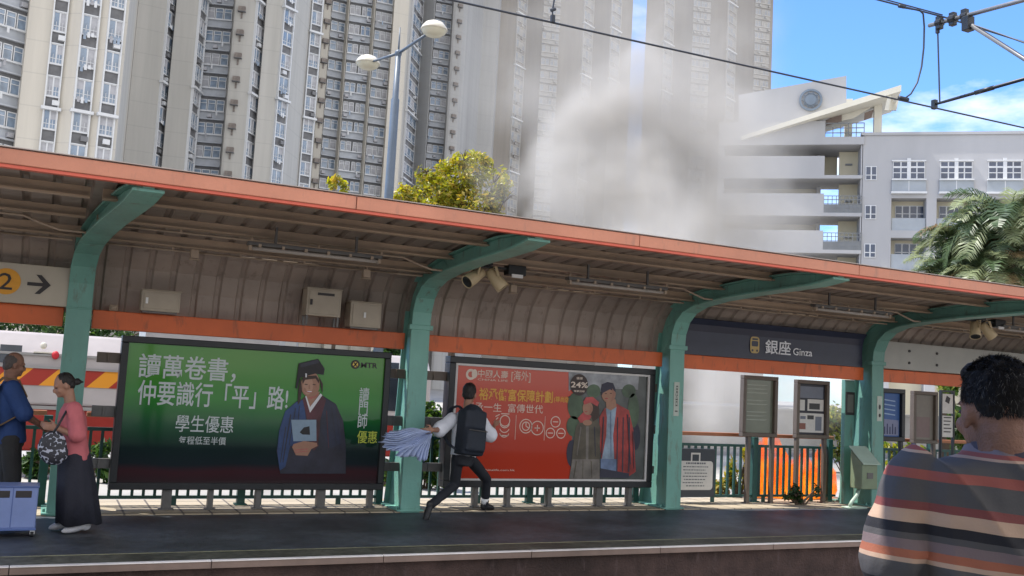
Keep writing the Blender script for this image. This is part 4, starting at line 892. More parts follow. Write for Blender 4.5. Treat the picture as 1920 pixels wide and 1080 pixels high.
# ---- blue wheeled case
BC = mat('case_blue', (.19, .25, .47), .42, .06, 6, .05); BCD = mat('case_blue_edge', (.09, .14, .33), .45, .06, 6)
t = thing('wheeled_case', 'bright blue plastic case on castors with two black handle slots', 'wheeled case', (-.25, 9.85, 0))
cx0, cx1, cy0, cy1 = -.62, .055, 9.74, 10.06
m = MB(); m.box(cx0, cx1, cy0, cy1, .075, .455); m.build('body', BC, t, bevel=.018)
m = MB(); m.box(cx0-.008, cx1+.008, cy0-.012, cy1+.008, .062, .085); m.box(cx0-.006, cx1+.006, cy0-.01, cy1+.006, .44, .452); m.build('rim', BCD, t, bevel=.005)
m = MB()
for xc in (-.40, -.23, -.055):
    m.box(xc-.075, xc+.058, cy0-.003, cy0+.01, .35, .415)
m.build('handle_slot', INK, t, bevel=.006)
m = MB()
for xc in (-.315, -.148): m.box(xc-.004, xc+.004, cy0-.002, cy0+.01, .09, .44)
m.build('seam', BCD, t)
for x, y in ((cx0+.05, cy0+.04), (cx1-.02, cy0+.03), (cx0+.05, cy1-.04), (cx1-.03, cy1-.04)):
    m = MB(); m.tube([(x-.012, y, .029), (x+.012, y, .029)], .028, 14); w = m.build('wheel', DARK, t, smooth=False)
    m = MB(); m.box(x-.02, x+.02, y-.02, y+.02, .05, .064); m.box(x-.02, x-.015, y-.012, y+.012, .025, .055); m.box(x+.015, x+.02, y-.012, y+.012, .025, .055); m.build('castor_fork', WHITE, w)

# ---- man in the foreground, from behind
D0 = 2.28
g = lambda px, py, dd=0: at(px, py, D0+dd)
ft = g(1880, 900); 
t = thing('person', 'dark haired man in striped short sleeved shirt seen from behind in the foreground', 'person', (ft.x, ft.y, 0))
J = dict(head=g(1866, 768, .02), nck=g(1886, 848, 0), shL=g(1704, 902, .0), shR=g(2030, 920, .06)); J['pel'] = Vector((J['nck'].x+.03, J['nck'].y-.0, 1.0))
lat = (J['shR']-J['shL']).normalized(); fwd = Vector((-lat.y, lat.x, 0)).normalized()
J['hipL'] = J['pel']-lat*.1-Vector((0, 0, .06)); J['hipR'] = J['pel']+lat*.1-Vector((0, 0, .06))
for s, sg_ in (('L', -1), ('R', 1)):
    J['sh'+s] = Vector((J['nck'].x, J['nck'].y, 1.425))+lat*sg_*.222+fwd*.03
    J['el'+s] = J['sh'+s]+lat*sg_*.06+Vector((0, 0, -.27))+fwd*.02; J['wr'+s] = J['el'+s]+fwd*.12+Vector((0, 0, -.22))+lat*sg_*.01
    J['kn'+s] = J['hip'+s]+Vector((0, 0, -.43))+lat*sg_*.02; J['an'+s] = J['kn'+s]+Vector((0, 0, -.43)); J['an'+s].z = .08; J['to'+s] = J['an'+s]+fwd*.17+Vector((0, 0, -.04)); J['th'+s] = fwd
f_ = (FW-lat*.06); J['Mh'] = dirM(f_.x, f_.y, -.02, .0)
STR = bpy.data.materials.new('striped_shirt'); STR.use_nodes = True; tn = STR.node_tree; p = tn.nodes['Principled BSDF']; p.inputs['Roughness'].default_value = .8
gq = tn.nodes.new('ShaderNodeTexCoord'); dt = tn.nodes.new('ShaderNodeVectorMath'); dt.operation = 'DOT_PRODUCT'; dt.inputs[1].default_value = (lat.x*.06, lat.y*.06, 1); tn.links.new(gq.outputs['Object'], dt.inputs[0])
nz = tn.nodes.new('ShaderNodeTexNoise'); nz.inputs['Scale'].default_value = 5; tn.links.new(gq.outputs['Object'], nz.inputs[0])
ad = tn.nodes.new('ShaderNodeMath'); ad.operation = 'MULTIPLY_ADD'; ad.inputs[1].default_value = .012; tn.links.new(nz.outputs[0], ad.inputs[0]); tn.links.new(dt.outputs['Value'], ad.inputs[2])
mr = tn.nodes.new('ShaderNodeMapRange'); mr.inputs[1].default_value = 1.02; mr.inputs[2].default_value = 1.56; tn.links.new(ad.outputs[0], mr.inputs[0])
rp = tn.nodes.new('ShaderNodeValToRGB'); rp.color_ramp.interpolation = 'CONSTANT'
S_ = [(1.02, 'p'), (1.08, 'r'), (1.10, 'g'), (1.15, 'b'), (1.17, 'k'), (1.19, 'g'), (1.232, 'b'), (1.243, 'o'), (1.262, 'm'), (1.285, 'g'), (1.30, 'k'), (1.322, 'b'), (1.352, 'd'), (1.372, 'g'), (1.424, 'r'), (1.447, 'g'), (1.483, 'b'), (1.49, 'r'), (1.499, 'p'), (1.522, 'n'), (1.53, 'w')]
CLR = dict(p=(.19, .15, .155), r=(.28, .075, .058), g=(.075, .07, .07), b=(.46, .31, .22), k=(.014, .013, .017), o=(.34, .11, .06), m=(.18, .13, .13), d=(.19, .05, .045), n=(.035, .03, .055), w=(.48, .43, .42))
e = rp.color_ramp.elements
while len(e) < len(S_): e.new(.5)
for k, (z, c) in enumerate(S_): e[k].position = (z-1.02)/.54; e[k].color = CLR[c]+(1,)
tn.links.new(mr.outputs[0], rp.inputs[0])
wv = tn.nodes.new('ShaderNodeTexNoise'); wv.inputs['Scale'].default_value = 160; bp = tn.nodes.new('ShaderNodeBump'); bp.inputs['Strength'].default_value = .25; bp.inputs['Distance'].default_value = .003
tn.links.new(gq.outputs['Object'], wv.inputs[0]); tn.links.new(wv.outputs[0], bp.inputs['Height']); tn.links.new(bp.outputs[0], p.inputs['Normal']); tn.links.new(rp.outputs[0], p.inputs['Base Color'])
def hair_man(mb, c, M, s):
    mb.ell(c+M @ Vector((0, -.014, .034))*s, (.0765*s, .092*s, .09*s), 0, M, 20, 14); mb.ell(c+M @ Vector((0, -.046, .0))*s, (.062*s, .044*s, .042*s), 0, M, 16, 10); mb.ell(c+M @ Vector((0, .04, .085))*s, (.058*s, .045*s, .03*s), 0, M, 14, 8)
build_person(t, J, SKIN2, STR, mat('trousers_navy', (.02, .022, .03), .8, .15, 8), SHOEB, HAIRG, hair_man, bw=1.13, sleeve=.42, loose=1.03, voxel=.007, hs=1.04, slv=.054, lev=((-.12, .2, .14), (0, .205, .138), (.25, .212, .132), (.5, .226, .132), (.7, .236, .13), (.82, .238, .118), (.9, .232, .106), (.955, .205, .094), (.985, .15, .084), (1.0, .1, .076), (1.02, .07, .068)))
# folds of the shirt, then the strands of the short hair
for ob in t.children:
    if ob.name.startswith('shirt'):
        oz = Vector((t.location.x, t.location.y, 0))
        def fold(c):
            a = c.dot(lat); k_ = noise.noise(Vector((a*6+c.z*5, c.z*2.2-a*1.5, 3)))
            return .018*(1-abs(k_))**7-.005+.004*noise.noise(Vector((a*16+c.z*12, c.z*5, 8)))
        wrinkle(ob, fold)
def strands(c, M, s, seed, n=9000):
    rnd = random.Random(seed); mb = MB()
    while n:
        d = Vector((rnd.gauss(0, 1), rnd.gauss(0, 1), rnd.gauss(0, 1))).normalized()
        if d.z < -.42 or (d.y > .35 and d.z < .45) or (abs(d.x) > .75 and d.z < -.2 and d.y > -.3): continue
        n -= 1
        lp = Vector((d.x*.0775, d.y*.0925-.014, d.z*.09+.032)) if d.z > -.2 else Vector((d.x*.07, d.y*.085-.016, d.z*.1+.03))
        fl = Vector((d.x*.4, -.35, -.9 if d.z < .6 else .1)); fl = (fl-d*fl.dot(d)*.75).normalized(); fl = (fl+Vector((rnd.gauss(0, .3), rnd.gauss(0, .3), rnd.gauss(0, .3)))+d*.28).normalized()
        L_ = rnd.uniform(.009, .019); sd = fl.cross(d).normalized()*.0009
        P0 = c+M @ lp*s; mb.face([P0-M @ sd, P0+M @ sd, P0+M @ (fl*L_)], 0 if rnd.random() < .93 else 1)
    return mb
strands(J['head'], J['Mh'], 1.04, 4).build('hair_strands', [mat('hair_strand_dark', (.014, .012, .011), .6, .4, 60, spec=.2), mat('hair_strand_grey', (.12, .11, .10), .6, .3, 60, spec=.2)], t, fix=False)
cN = J['nck']+(J['head']-J['nck'])*.14
m = MB(); m.lathe([(.079, -.03), (.074, .0), (.07, .022), (.064, .02), (.066, -.01)], cN, 28, 0, (J['head']-J['nck']).to_track_quat('Z', 'Y').to_matrix()); m.build('collar', flat('collar_navy', (.035, .03, .05)), t, smooth=True)

# ================================================================== TOWERS
def wall_mat(name, col, joint=11.2):
    m = mat(name, col, .85, .07, 1.3, 0, streak=.06, var2=.14, detail=7)
    t = m.node_tree; p = t.nodes['Principled BSDF']; src = p.inputs['Base Color'].links[0].from_socket
    g = t.nodes.new('ShaderNodeTexCoord'); s = t.nodes.new('ShaderNodeSeparateXYZ'); t.links.new(g.outputs['Object'], s.inputs[0])
    a = t.nodes.new('ShaderNodeMath'); a.operation = 'FRACT'; b = t.nodes.new('ShaderNodeMath'); b.operation = 'DIVIDE'; b.inputs[1].default_value = 2.8; t.links.new(s.outputs[2], b.inputs[0]); t.links.new(b.outputs[0], a.inputs[0])
    c = t.nodes.new('ShaderNodeMath'); c.operation = 'LESS_THAN'; c.inputs[1].default_value = .035; t.links.new(a.outputs[0], c.inputs[0])
    d = t.nodes.new('ShaderNodeMath'); d.operation = 'MULTIPLY'; d.inputs[1].default_value = .16; t.links.new(c.outputs[0], d.inputs[0])
    x = t.nodes.new('ShaderNodeMix'); x.data_type = 'RGBA'; x.inputs[7].default_value = (.16, .16, .16, 1); t.links.new(d.outputs[0], x.inputs[0]); t.links.new(src, x.inputs[6]); t.links.new(x.outputs[2], p.inputs['Base Color'])
    return m
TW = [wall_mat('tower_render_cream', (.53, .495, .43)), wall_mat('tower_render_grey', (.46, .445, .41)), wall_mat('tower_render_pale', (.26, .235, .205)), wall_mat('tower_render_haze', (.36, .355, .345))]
GLASS = mat('window_glass_blue', (.20, .26, .34), .12, .35, .9, spec=.8, detail=3); GLASSD = mat('window_glass_dark', (.035, .045, .06), .15, .5, .9, spec=.7, detail=3)
CURT = mat('window_curtain', (.36, .36, .38), .6, .25, 1.2, detail=3)
WFR = mat('window_frame_white', (.62, .63, .64), .5, .05, 4); RECS = mat('recess_grey', (.16, .16, .165), .8, .3, .8, detail=3); SPAN = mat('spandrel_bluegrey', (.42, .44, .47), .7, .1, 1)  # the recess grey puts recess shade into the colour of flat panels
HAZED = [mat('hazed_glass', (.27, .29, .32), .3, .2, .9), mat('hazed_frame', (.45, .43, .40), .6, .05, 4), mat('hazed_recess', (.27, .255, .24), .8, .2, .8), mat('hazed_curtain', (.34, .33, .31), .7, .15, 1.2), mat('hazed_spandrel', (.35, .335, .31), .8, .1, 1)]  # far tower trim with the smoke's low contrast put into its colours
ACM = mat('aircon_case', (.2, .17, .15), .6, .3, 2)
def win_stack(L, h, rnd):
    """one floor of a window column: dark panel painted as the shaded ledge recess below, framed casement above; local x along wall, -y outwards"""
    m = MB(); w = min(.12, L*.08)
    m.box(0, w, -.3, 0, 0, h, 1); m.box(L-w, L, -.3, 0, 0, h, 1)
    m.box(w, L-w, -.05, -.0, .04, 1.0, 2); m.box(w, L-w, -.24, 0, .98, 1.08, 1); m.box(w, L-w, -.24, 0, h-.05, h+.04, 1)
    z0, z1 = 1.08, h-.05; n = 2 if L < 2.2 else 3
    m.box(w, L-w, -.12, -.1, z0, z1, 0)
    for k in range(n):
        a = w+(L-2*w)*k/n; b = w+(L-2*w)*(k+1)/n
        m.box(a, a+.06, -.17, -.122, z0, z1, 1); m.box(b-.06, b, -.17, -.122, z0, z1, 1)
        if rnd.random() < .45: m.box(a+.06, b-.06, -.126, -.121, z0+(z1-z0)*rnd.choice((0, 0, .3, .5)), z1, 3)
    m.box(w, L-w, -.165, -.122, z0, z0+.07, 1); m.box(w, L-w, -.165, -.122, z1-.07, z1, 1); m.box(w, L-w, -.16, -.122, z0+.42, z0+.47, 1)
    if L > 1.1:
        if rnd.random() < .4: c = w+(L-2*w)*rnd.uniform(.2, .6); m.box(c, c+.55, -.42, -.051, .3, .72, 2 if rnd.random() < .5 else 1)
        if rnd.random() < .3:
            for q in range(3): c = w+.1+q*.3; m.box(c, c+.22, -.5, -.48, 1.15-rnd.uniform(.3, .6), 1.2, rnd.choice((0, 3, 1)))
        for q in range(1, 4): m.box(w+(L-2*w)*q/4-.018, w+(L-2*w)*q/4+.018, -.2, -.172, z0, z0+.8, 1)
    return m
def win_row(L, h, rnd):
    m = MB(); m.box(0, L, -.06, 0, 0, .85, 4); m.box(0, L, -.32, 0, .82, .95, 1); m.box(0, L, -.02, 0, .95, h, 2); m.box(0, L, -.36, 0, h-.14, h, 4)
    n = max(2, int(L/.75)); z0, z1 = .97, h-.5
    for k in range(n):
        a = L*k/n+.04; b = L*(k+1)/n-.04
        if k == n//2 and n > 3: a += .16
        if rnd.random() < .22: m.box(a+.1, a+.6, -.55, -.06, .1, .5, 3)
        if rnd.random() < .18: m.box(a+.05, a+.25, -.5, -.47, .35, .93, rnd.choice((0, 1, 3)))
        m.box(a, b, -.14, -.1, z0, z1, 0 if rnd.random() < .6 else 3); m.box(a, a+.08, -.2, -.141, z0, z1, 1); m.box(b-.08, b, -.2, -.141, z0, z1, 1); m.box(a, b, -.2, -.141, z1-.08, z1, 1); m.box(a, b, -.2, -.141, z0, z0+.06, 1); m.box(a+.08, b-.08, -.19, -.141, z0+.85, z0+.91, 1)
    return m
def tower(name, label, strips, mw, fl=2.8, top=112, yref=150, depth=24, zlo=None, phase=0, mats=None):
    V = [at(px, yref, D) for px, D, k in strips]; V = [Vector((v.x, v.y, 0)) for v in V]
    base = sum(V, Vector())/len(V)
    t = thing('apartment_tower', label, 'tower', tuple(base), 'apartment towers behind the tram stop')
    away = Vector((base.x, base.y, 0)).normalized()
    loop = V+[V[-1]+away*depth, V[0]+away*depth]
    m = MB(); m.prism(loop, (0, 0, top)); m.build('wall', mw, t)
    rnd = random.Random(name+label)
    mats = mats or [GLASS, WFR, RECS, CURT, SPAN]
    for i in range(len(strips)-1):
        k = strips[i][2]
        if k == 'wall': continue
        a, b = V[i], V[i+1]; L = (b-a).length; ang = math.atan2(b.y-a.y, b.x-a.x)
        pxm = (strips[i][0]+strips[i+1][0])/2; D = (strips[i][1]+strips[i+1][1])/2
        zl = max(EYE.z+(atXY(pxm, 300+.13*pxm if pxm < 1500 else 500, D).z-EYE.z), 0); zh = at(pxm, -12, D).z
        f0 = max(int((zl-1.5)/fl), 1); f1 = int(zh/fl)+1
        if k == 'ac':
            m0 = MB(); c = L*.5; m0.box(c-.4, c+.4, -.4, 0, 1.2, 1.75, 0); m0.box(c-.45, c+.45, -.45, 0, 1.12, 1.19, 1); m0.box(c-.1, c+.1, -.07, 0, .4, 1.1, 0)
            protos = [m0.mesh('ac_unit')]; nm = 'ac_unit'; ms = [ACM, RECS]
        else:
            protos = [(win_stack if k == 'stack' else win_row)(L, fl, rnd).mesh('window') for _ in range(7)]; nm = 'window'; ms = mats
        for me in protos:
            for q in ms: me.materials.append(q)
        for f in range(f0, f1+1):
            o = bpy.data.objects.new(nm, rnd.choice(protos)); COL.objects.link(o); o.parent = t; o.rotation_euler = (0, 0, ang)
            o.location = Vector((a.x, a.y, f*fl+phase))-base
        if k == 'stack':                                      # ledges that close each group of four floors
            M_ = Matrix.Translation(a) @ Matrix.Rotation(ang, 4, 'Z')
            for f in range(f0-1, f1+2):
                if f % 4 == 0: MB().box(-.18, L+.18, -.55, 0, f*fl+phase-.16, f*fl+phase+.1, 0, M_).build('ledge', WFR, t)
    return t
def atXY(px, py, D): return at(px, py, D)
tower('t1', 'cream apartment tower with three columns of blue windows beside a balcony recess', [(-150, 76, 'wall'), (-70, 77, 'row'), (38, 80.5, 'wall'), (41, 79.3, 'wall'), (86, 80, 'stack'), (115, 80.6, 'wall'), (141, 80.4, 'stack'), (176, 81.2, 'wall'), (191, 81.2, 'stack'), (222, 82, 'wall'), (229, 82.2, 'wall'), (248, 112, 'wall')], TW[0])
tower('t2', 'grey apartment tower with brown air conditioners down its middle pier', [(246, 107, 'wall'), (300, 108.5, 'stack'), (316, 110.5, 'wall'), (318, 109.3, 'wall'), (360, 110, 'stack'), (375, 112.6, 'wall'), (377, 113.2, 'row'), (426, 113.6, 'wall'), (429, 111, 'wall'), (433, 111, 'ac'), (453, 111.2, 'wall'), (468, 111.3, 'stack'), (486, 113.6, 'wall'), (488, 112.4, 'wall'), (520, 113, 'stack'), (541, 114.5, 'wall'), (543, 115, 'wall'), (573, 121, 'stack'), (594, 122, 'wall'), (597, 128, 'wall')], TW[1])
tower('t3', 'apartment tower behind the double headed street lamp with close rows of windows', [(596, 131, 'wall'), (598, 131, 'ac'), (610, 131.5, 'wall'), (612, 133, 'row'), (639, 134, 'wall'), (644, 132.5, 'wall'), (646, 134, 'row'), (688, 135, 'wall'), (693, 133.5, 'wall'), (695, 136, 'row'), (727, 137, 'wall'), (730, 135, 'wall'), (758, 136, 'wall'), (761, 150, 'wall')], TW[0], phase=.9)
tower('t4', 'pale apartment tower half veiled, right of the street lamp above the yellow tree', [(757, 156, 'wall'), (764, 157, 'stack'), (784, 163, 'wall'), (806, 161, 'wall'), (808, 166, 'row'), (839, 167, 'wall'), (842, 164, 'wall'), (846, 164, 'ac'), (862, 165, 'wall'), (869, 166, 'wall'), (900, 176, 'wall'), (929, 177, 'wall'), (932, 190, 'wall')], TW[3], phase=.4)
tower('t5', 'smoke veiled apartment tower left of the narrow gap of sky', [(932, 196, 'wall'), (962, 197, 'stack'), (980, 200, 'wall'), (1012, 199, 'row'), (1044, 200, 'wall'), (1088, 201, 'stack'), (1106, 204, 'wall'), (1140, 203, 'stack'), (1158, 206, 'wall'), (1181, 207, 'wall')], TW[2], mats=HAZED)
tower('t6', 'smoke veiled apartment tower right of the narrow gap of sky', [(1207, 212, 'wall'), (1240, 213, 'stack'), (1258, 216, 'wall'), (1295, 215, 'row'), (1328, 216, 'wall'), (1360, 216, 'stack'), (1376, 219, 'wall'), (1412, 218, 'row'), (1440, 219, 'wall'), (1446, 219, 'wall')], TW[2], phase=1.2, mats=HAZED)

# ================================================================== SCHOOL
SW = mat('school_render', (.40, .40, .41), .8, .06, .5, 0, streak=.2, var2=.12); SWC = mat('school_render_cream', (.60, .55, .42), .8, .06, .5); SWG = mat('school_spandrel_grey', (.33, .36, .39), .8, .1, .8); RAILM = mat('school_rail_grey', (.17, .18, .19), .5, .1, 2)
GLB = mat('school_glass', (.045, .06, .10), .15, .3, .8, spec=.7)
PA, PB = at(1618, 300, 77), at(1920, 300, 74.2); PA = Vector((PA.x, PA.y, 0)); PB = Vector((PB.x, PB.y, 0)); pu = (PB-PA).normalized(); pn = Vector((pu.y, -pu.x, 0))   # pn towards viewer
def onp(px, py, off=0):
    """photo pixel -> (s, z) on the facade plane pushed back by off"""
    d = ray(px, py); o = PA-pn*off; k = (o-EYE).dot(pn)/d.dot(pn); q = EYE+d*k; return (q-o).dot(pu), q.z
MS = Matrix(((pu.x, -pn.x, 0, PA.x), (pu.y, -pn.y, 0, PA.y), (0, 0, 1, 0), (0, 0, 0, 1)))        # local: x along facade, y into building, z up
sch = thing('school_building', 'pale school block with white framed windows, stair wing and round emblem under winged roof', 'school', tuple(PA))
zt = onp(1618, 254)[1]; S1 = onp(2100, 400)[0]
m = MB()
zr = [onp(1700, y)[1] for y in (298, 338, 358, 369, 432, 445, 506)]
zr1 = zr[3]-.1
m.box(0, S1, 0, .5, zr1, zt, 0, MS); m.box(0, S1, .502, 14, zr1, zt-.4, 0, MS)        # top storey
m.box(0, S1, 1.4, 14, 0, zr1-.002, 1, MS)                                            # recessed wall below
sA = onp(1667, 400)[0]; m.box(0, sA, 0, 1.398, 0, zr1-.002, 0, MS)
zz = zr1-.002
op = [(1671, 1737), (1756, 1822), (1848, 1916), (1935, 2000), (2020, 2090)]
xs = [onp(a, 400)[0] for p in op for a in p]
edges = [sA+.002]+xs+[S1]
for i in range(0, len(edges)-1, 2): m.box(edges[i], edges[i+1]-.002 if i+1 < len(edges) else S1, 0, 1.398, 0, zz, 0, MS)
z2, z3 = onp(1700, 432)[1], onp(1700, 446)[1]; z4 = onp(1700, 506)[1]
for i in range(1, len(edges)-1, 2):
    m.box(edges[i], edges[i+1], 0, 1.398, z3, z2, 0, MS); m.box(edges[i], edges[i+1], 0, 1.398, z4-3, z4, 0, MS)
    m.box(edges[i]+.04, edges[i+1]-.04, .1, .22, z2, z2+1.0, 2, MS); m.box(edges[i]+.04, edges[i+1]-.04, .1, .22, z4, z4+1.25, 2, MS)
m.box(-.15, S1, -.12, .6, zt, zt+.22, 0, MS)
m.build('main_block', [SW, SWC, SWG], sch)
def swin(s0, s1, z0, z1, y, n, panel=False, split=False):
    m = MB(); m.box(s0, s1, y-.06, y-.02, z0, z1, 1, MS)
    for k in range(n):
        a = s0+(s1-s0)*k/n; b = s0+(s1-s0)*(k+1)/n
        m.box(a+.05, b-.05, y-.075, y-.061, z0+.06, z1-.06, 0, MS)
        m.box(a+.05, b-.05, y-.1, y-.076, z0+(z1-z0)*.33, z0+(z1-z0)*.33+.06, 1, MS)
    if split:
        c = (s0+s1)/2; m.box(c-.14, c+.14, y-.13, y-.05, z0-.1, z1+.25, 1, MS); m.box(s0-.08, s1+.08, y-.16, y-.05, z1, z1+.1, 1, MS); m.box(s0, s1, y-.1, y-.05, z0+(z1-z0)*.62, z0+(z1-z0)*.72, 1, MS)
    if panel:
        m.box(s0-.1, s1+.1, y-.3, y-.02, z0-.12, z0-.02, 1, MS); m.box(s0-.08, s1+.08, y-.16, y-.02, z0-1.05, z0-.12, 2, MS); m.box(s0-.14, s1+.14, y-.35, y-.02, z0-1.2, z0-1.05, 1, MS); m.box((s0+s1)/2-.03, (s0+s1)/2+.03, y-.18, y-.16, z0-1.0, z0-.15, 1, MS)
    m.build('window', [GLB, WFR, SWG], sch)
for a, b in ((1674, 1734), (1763, 1823), (1853, 1915), (1940, 2000)): swin(onp(a, 320)[0], onp(b, 320)[0], onp(1700, 336)[1], onp(1700, 303)[1], 0, 4, True, True)
for yy, hh in ((410, 386), (483, 457)):
    for a, b in ((1678, 1733), (1760, 1818), (1852, 1912), (1938, 1996)): swin(onp(a, 400, 1.4)[0], onp(b, 400, 1.4)[0], onp(1700, yy, 1.4)[1], onp(1700, hh, 1.4)[1], 1.4, 4)
for yy, hh in ((338, 312), (411, 385), (483, 457)): swin(onp(1623, 320)[0], onp(1644, 320)[0], onp(1630, yy)[1], onp(1630, hh)[1], 0, 2)
# stair wing: stacked galleries
sL = onp(1345, 350)[0]; sR = -.03; sO = onp(1545, 350)[0]; sM = onp(1577, 350)[0]
zp = [(onp(1500, a)[1], onp(1500, b)[1]) for a, b in ((335, 293), (405, 363), (474, 432), (545, 503))]
m = MB()
sP = sO
for k, (z0, z1) in enumerate(zp):
    m.box(sL, sO, -.1, .15, z0, z1, 0, MS); m.box(sL, sR, .151, 4.2, z0, z0+.3, 0, MS); m.box(sO, sR, -.1, .15, z0, z0+.28, 0, MS)
    ztop = (zp[k-1][0] if k else onp(1500, 273)[1])
    m.box(sL, sO-.02, 4.0, 4.2, z0+.3, ztop, 1, MS)                      # back wall of the gallery
    if k == 0: m.box(sO-.02, sM+.02, 4.0, 4.2, z0+.3, ztop, 1, MS)
    m.box(sM+.02, sR, 2.2, 2.4, z0+.3, ztop, 1, MS); m.box(sR-.12, sR-.02, .0, 2.2, z0+.3, ztop, 0, MS)
    m.box(sL, sL+.5, .15, 4.2, z0+.3, ztop, 0, MS); m.box(sO-.35, sO-.02, 3.2, 3.99, z0+.3, ztop, 0, MS)
zc0, zc1 = onp(1500, 272)[1], onp(1500, 237)[1]; sT = onp(1547, 250)[0]; zc2 = onp(1580, 257)[1]
m.box(sL, sR+.1, -.12, 4.4, zc0, zc2, 0, MS); m.box(sL, sT, -.12, .2, zc2, zc1+.4, 0, MS)
m.build('stair_wing', [SW, SWC], sch)
for k in range(1, 4):
    z0 = zp[k][0]+.28; m = MB()
    for h in (.0, .35, .7, 1.05, 1.35): m.box(sO, sR, -.08, -.04, z0+h, z0+h+.06, 0, MS)
    n = 9
    for q in range(n+1): x_ = sO+(sR-sO)*q/n; m.box(x_-.025, x_+.025, -.09, -.03, z0, z0+1.4, 0, MS)
    m.box(sO, sR, -.06, -.05, z0+.05, z0+.68, 0, MS); m.build('railing', RAILM, sch)
z0 = zc2; m = MB()
for h in (.3, .7, 1.1): m.box(sT, sR+.1, -.1, -.05, z0+h, z0+h+.07, 0, MS)
for q in range(6): x_ = sT+(sR+.08-sT)*q/5; m.box(x_-.03, x_+.03, -.1, -.04, z0, z0+1.15, 0, MS)
m.build('railing', RAILM, sch)
for k in range(4):
    z0 = zp[k][0]+1.6; MB().box(sM+.5, sM+1.05, 2.1, 2.19, z0, z0+.14, 0, MS).build('vent', RAILM, sch)
# emblem wall and wing roof
def sz(px, py, off): s, z = onp(px, py, off); return MS @ Vector((s, off, z))
P_ = [sz(1385, 178, .3), sz(1587, 142, .3), sz(1587, 205, .3), sz(1500, 250, .3), sz(1385, 262, .3)]
m = MB(); m.prism(P_, -pn*.4); m.build('emblem_wall', SW, sch)
s_, z_ = onp(1520, 188, .25); R0 = onp(1542, 188, .25)[0]-s_
EMB = mat('emblem_grey', (.15, .19, .24), .6, .15, 1); m = MB()
def disc3(mb, r0, r1, off, mi):
    n = 32; rows = [[MS @ Vector((s_+r*math.cos(2*math.pi*k/n), off, z_+r*math.sin(2*math.pi*k/n))) for k in range(n)] for r in (r0, r1)]; mb.grid(rows, mi, True)
disc3(m, R0*.82, R0, .2, 0); disc3(m, .01, R0*.5, .2, 0); disc3(m, R0*.56, R0*.62, .2, 0)
for k in range(10):
    a = 2*math.pi*k/10; m.face([MS @ Vector((s_+R0*(.66*math.cos(a+d)), .19, z_+R0*.66*math.sin(a+d))) for d in (-.1, .1)]+[MS @ Vector((s_+R0*.78*math.cos(a), .19, z_+R0*.78*math.sin(a)))], 0)
o = m.build('emblem', EMB, sch, fix=False); q = o.modifiers.new('t', 'SOLIDIFY'); q.thickness = .12
CANO = mat('canopy_cream', (.62, .59, .50), .7, .05, .6)
# wing roof: thin tapering slab rising to the right, with deep underside
T0, T1 = sz(1390, 255, -.4), sz(1690, 159, -1.5); B1 = sz(1678, 204, -1.5); B0 = sz(1545, 238, -.4); B2 = sz(1450, 262, -.4)
m = MB(); back = -pn*5.2+Vector((0, 0, -.2))
m.prism([T0, T1, T1-Vector((0, 0, .5)), T0-Vector((0, 0, .35))], back, 0)
m.prism([sz(1480, 240, .55), sz(1640, 187, .55), sz(1636, 200, .55), sz(1600, 222, .55), sz(1548, 233, .55), sz(1490, 258, .55)], -pn*.3, 0)
m.build('wing_roof', CANO, sch)
for off, px in ((.8, 1645), (4.4, 1590)):
    b = sz(px, 200, off); c_ = onp(px, 258, off)[0]; MB().box(c_-.3, c_+.3, off-.3, off+.3, zc2-.4, b.z+.6, 0, MS).build('column', CANO, sch)
for k in range(4): a = sz(1668+k*5, 175, -1.2+k*1.2); MB().bar(a+Vector((0, 0, -.2)), sz(1662+k*5, 207, -1.2+k*1.2), .3, .18, 0, tuple(pn)).build('fin', CANO, sch)
LVM = mat('louvre_brown', (.17, .13, .11), .7, .2, 1)
for P_ in ([(1549, 216), (1578, 212), (1578, 228), (1549, 236)], [(1621, 212), (1638, 206), (1634, 220), (1620, 226)]): MB().prism([sz(a, b, .5) for a, b in P_], pn*.1).build('louvre', LVM, sch)

# ================================================================== STREET LAMP
LG = mat('lamp_post_bluegrey', (.10, .13, .17), .45, .1, 3); LD = mat('lamp_dome_cream', (.62, .58, .48), .4, .06, 2); LBW = mat('lamp_bowl', (.50, .47, .36), .3, .06, 2)
cn = at(747, 100, 22); t = thing('street_lamp', 'tall grey double headed street lamp standing behind the canopy', 'street lamp', (cn.x, cn.y, 0))
m = MB(); m.tube([(cn.x, cn.y, -.02), (cn.x, cn.y, cn.z-1.1), (cn.x, cn.y, cn.z-1.05), (cn.x, cn.y, cn.z)], [.12, .095, .07, .06], 12); m.tube([(cn.x, cn.y, cn.z), (cn.x, cn.y, cn.z+.62)], [.025, .012], 8); m.ell(cn, (.085, .085, .09), 0, None, 12, 8)
m.build('pole', LG, t, smooth=True)
for px, py, D in ((814, 55, 20.9), (690, 118, 23.1)):
    h = at(px, py, D); d = (h-cn).normalized(); m = MB(); m.tube([cn, h-d*.2], [.035, .028], 8); arm = m.build('arm', LG, t, smooth=True)
    m = MB(); m.lathe([(.001, .19), (.1, .18), (.2, .135), (.27, .05), (.295, .0), (.295, -.02), (.27, -.025)], h, 24); hd = m.build('lamp_head', LD, t, smooth=True)
    m = MB(); m.lathe([(.268, -.022), (.25, -.08), (.17, -.14), (.08, -.165), (.001, -.17)], h, 24); m.build('bowl', LBW, hd, smooth=True)

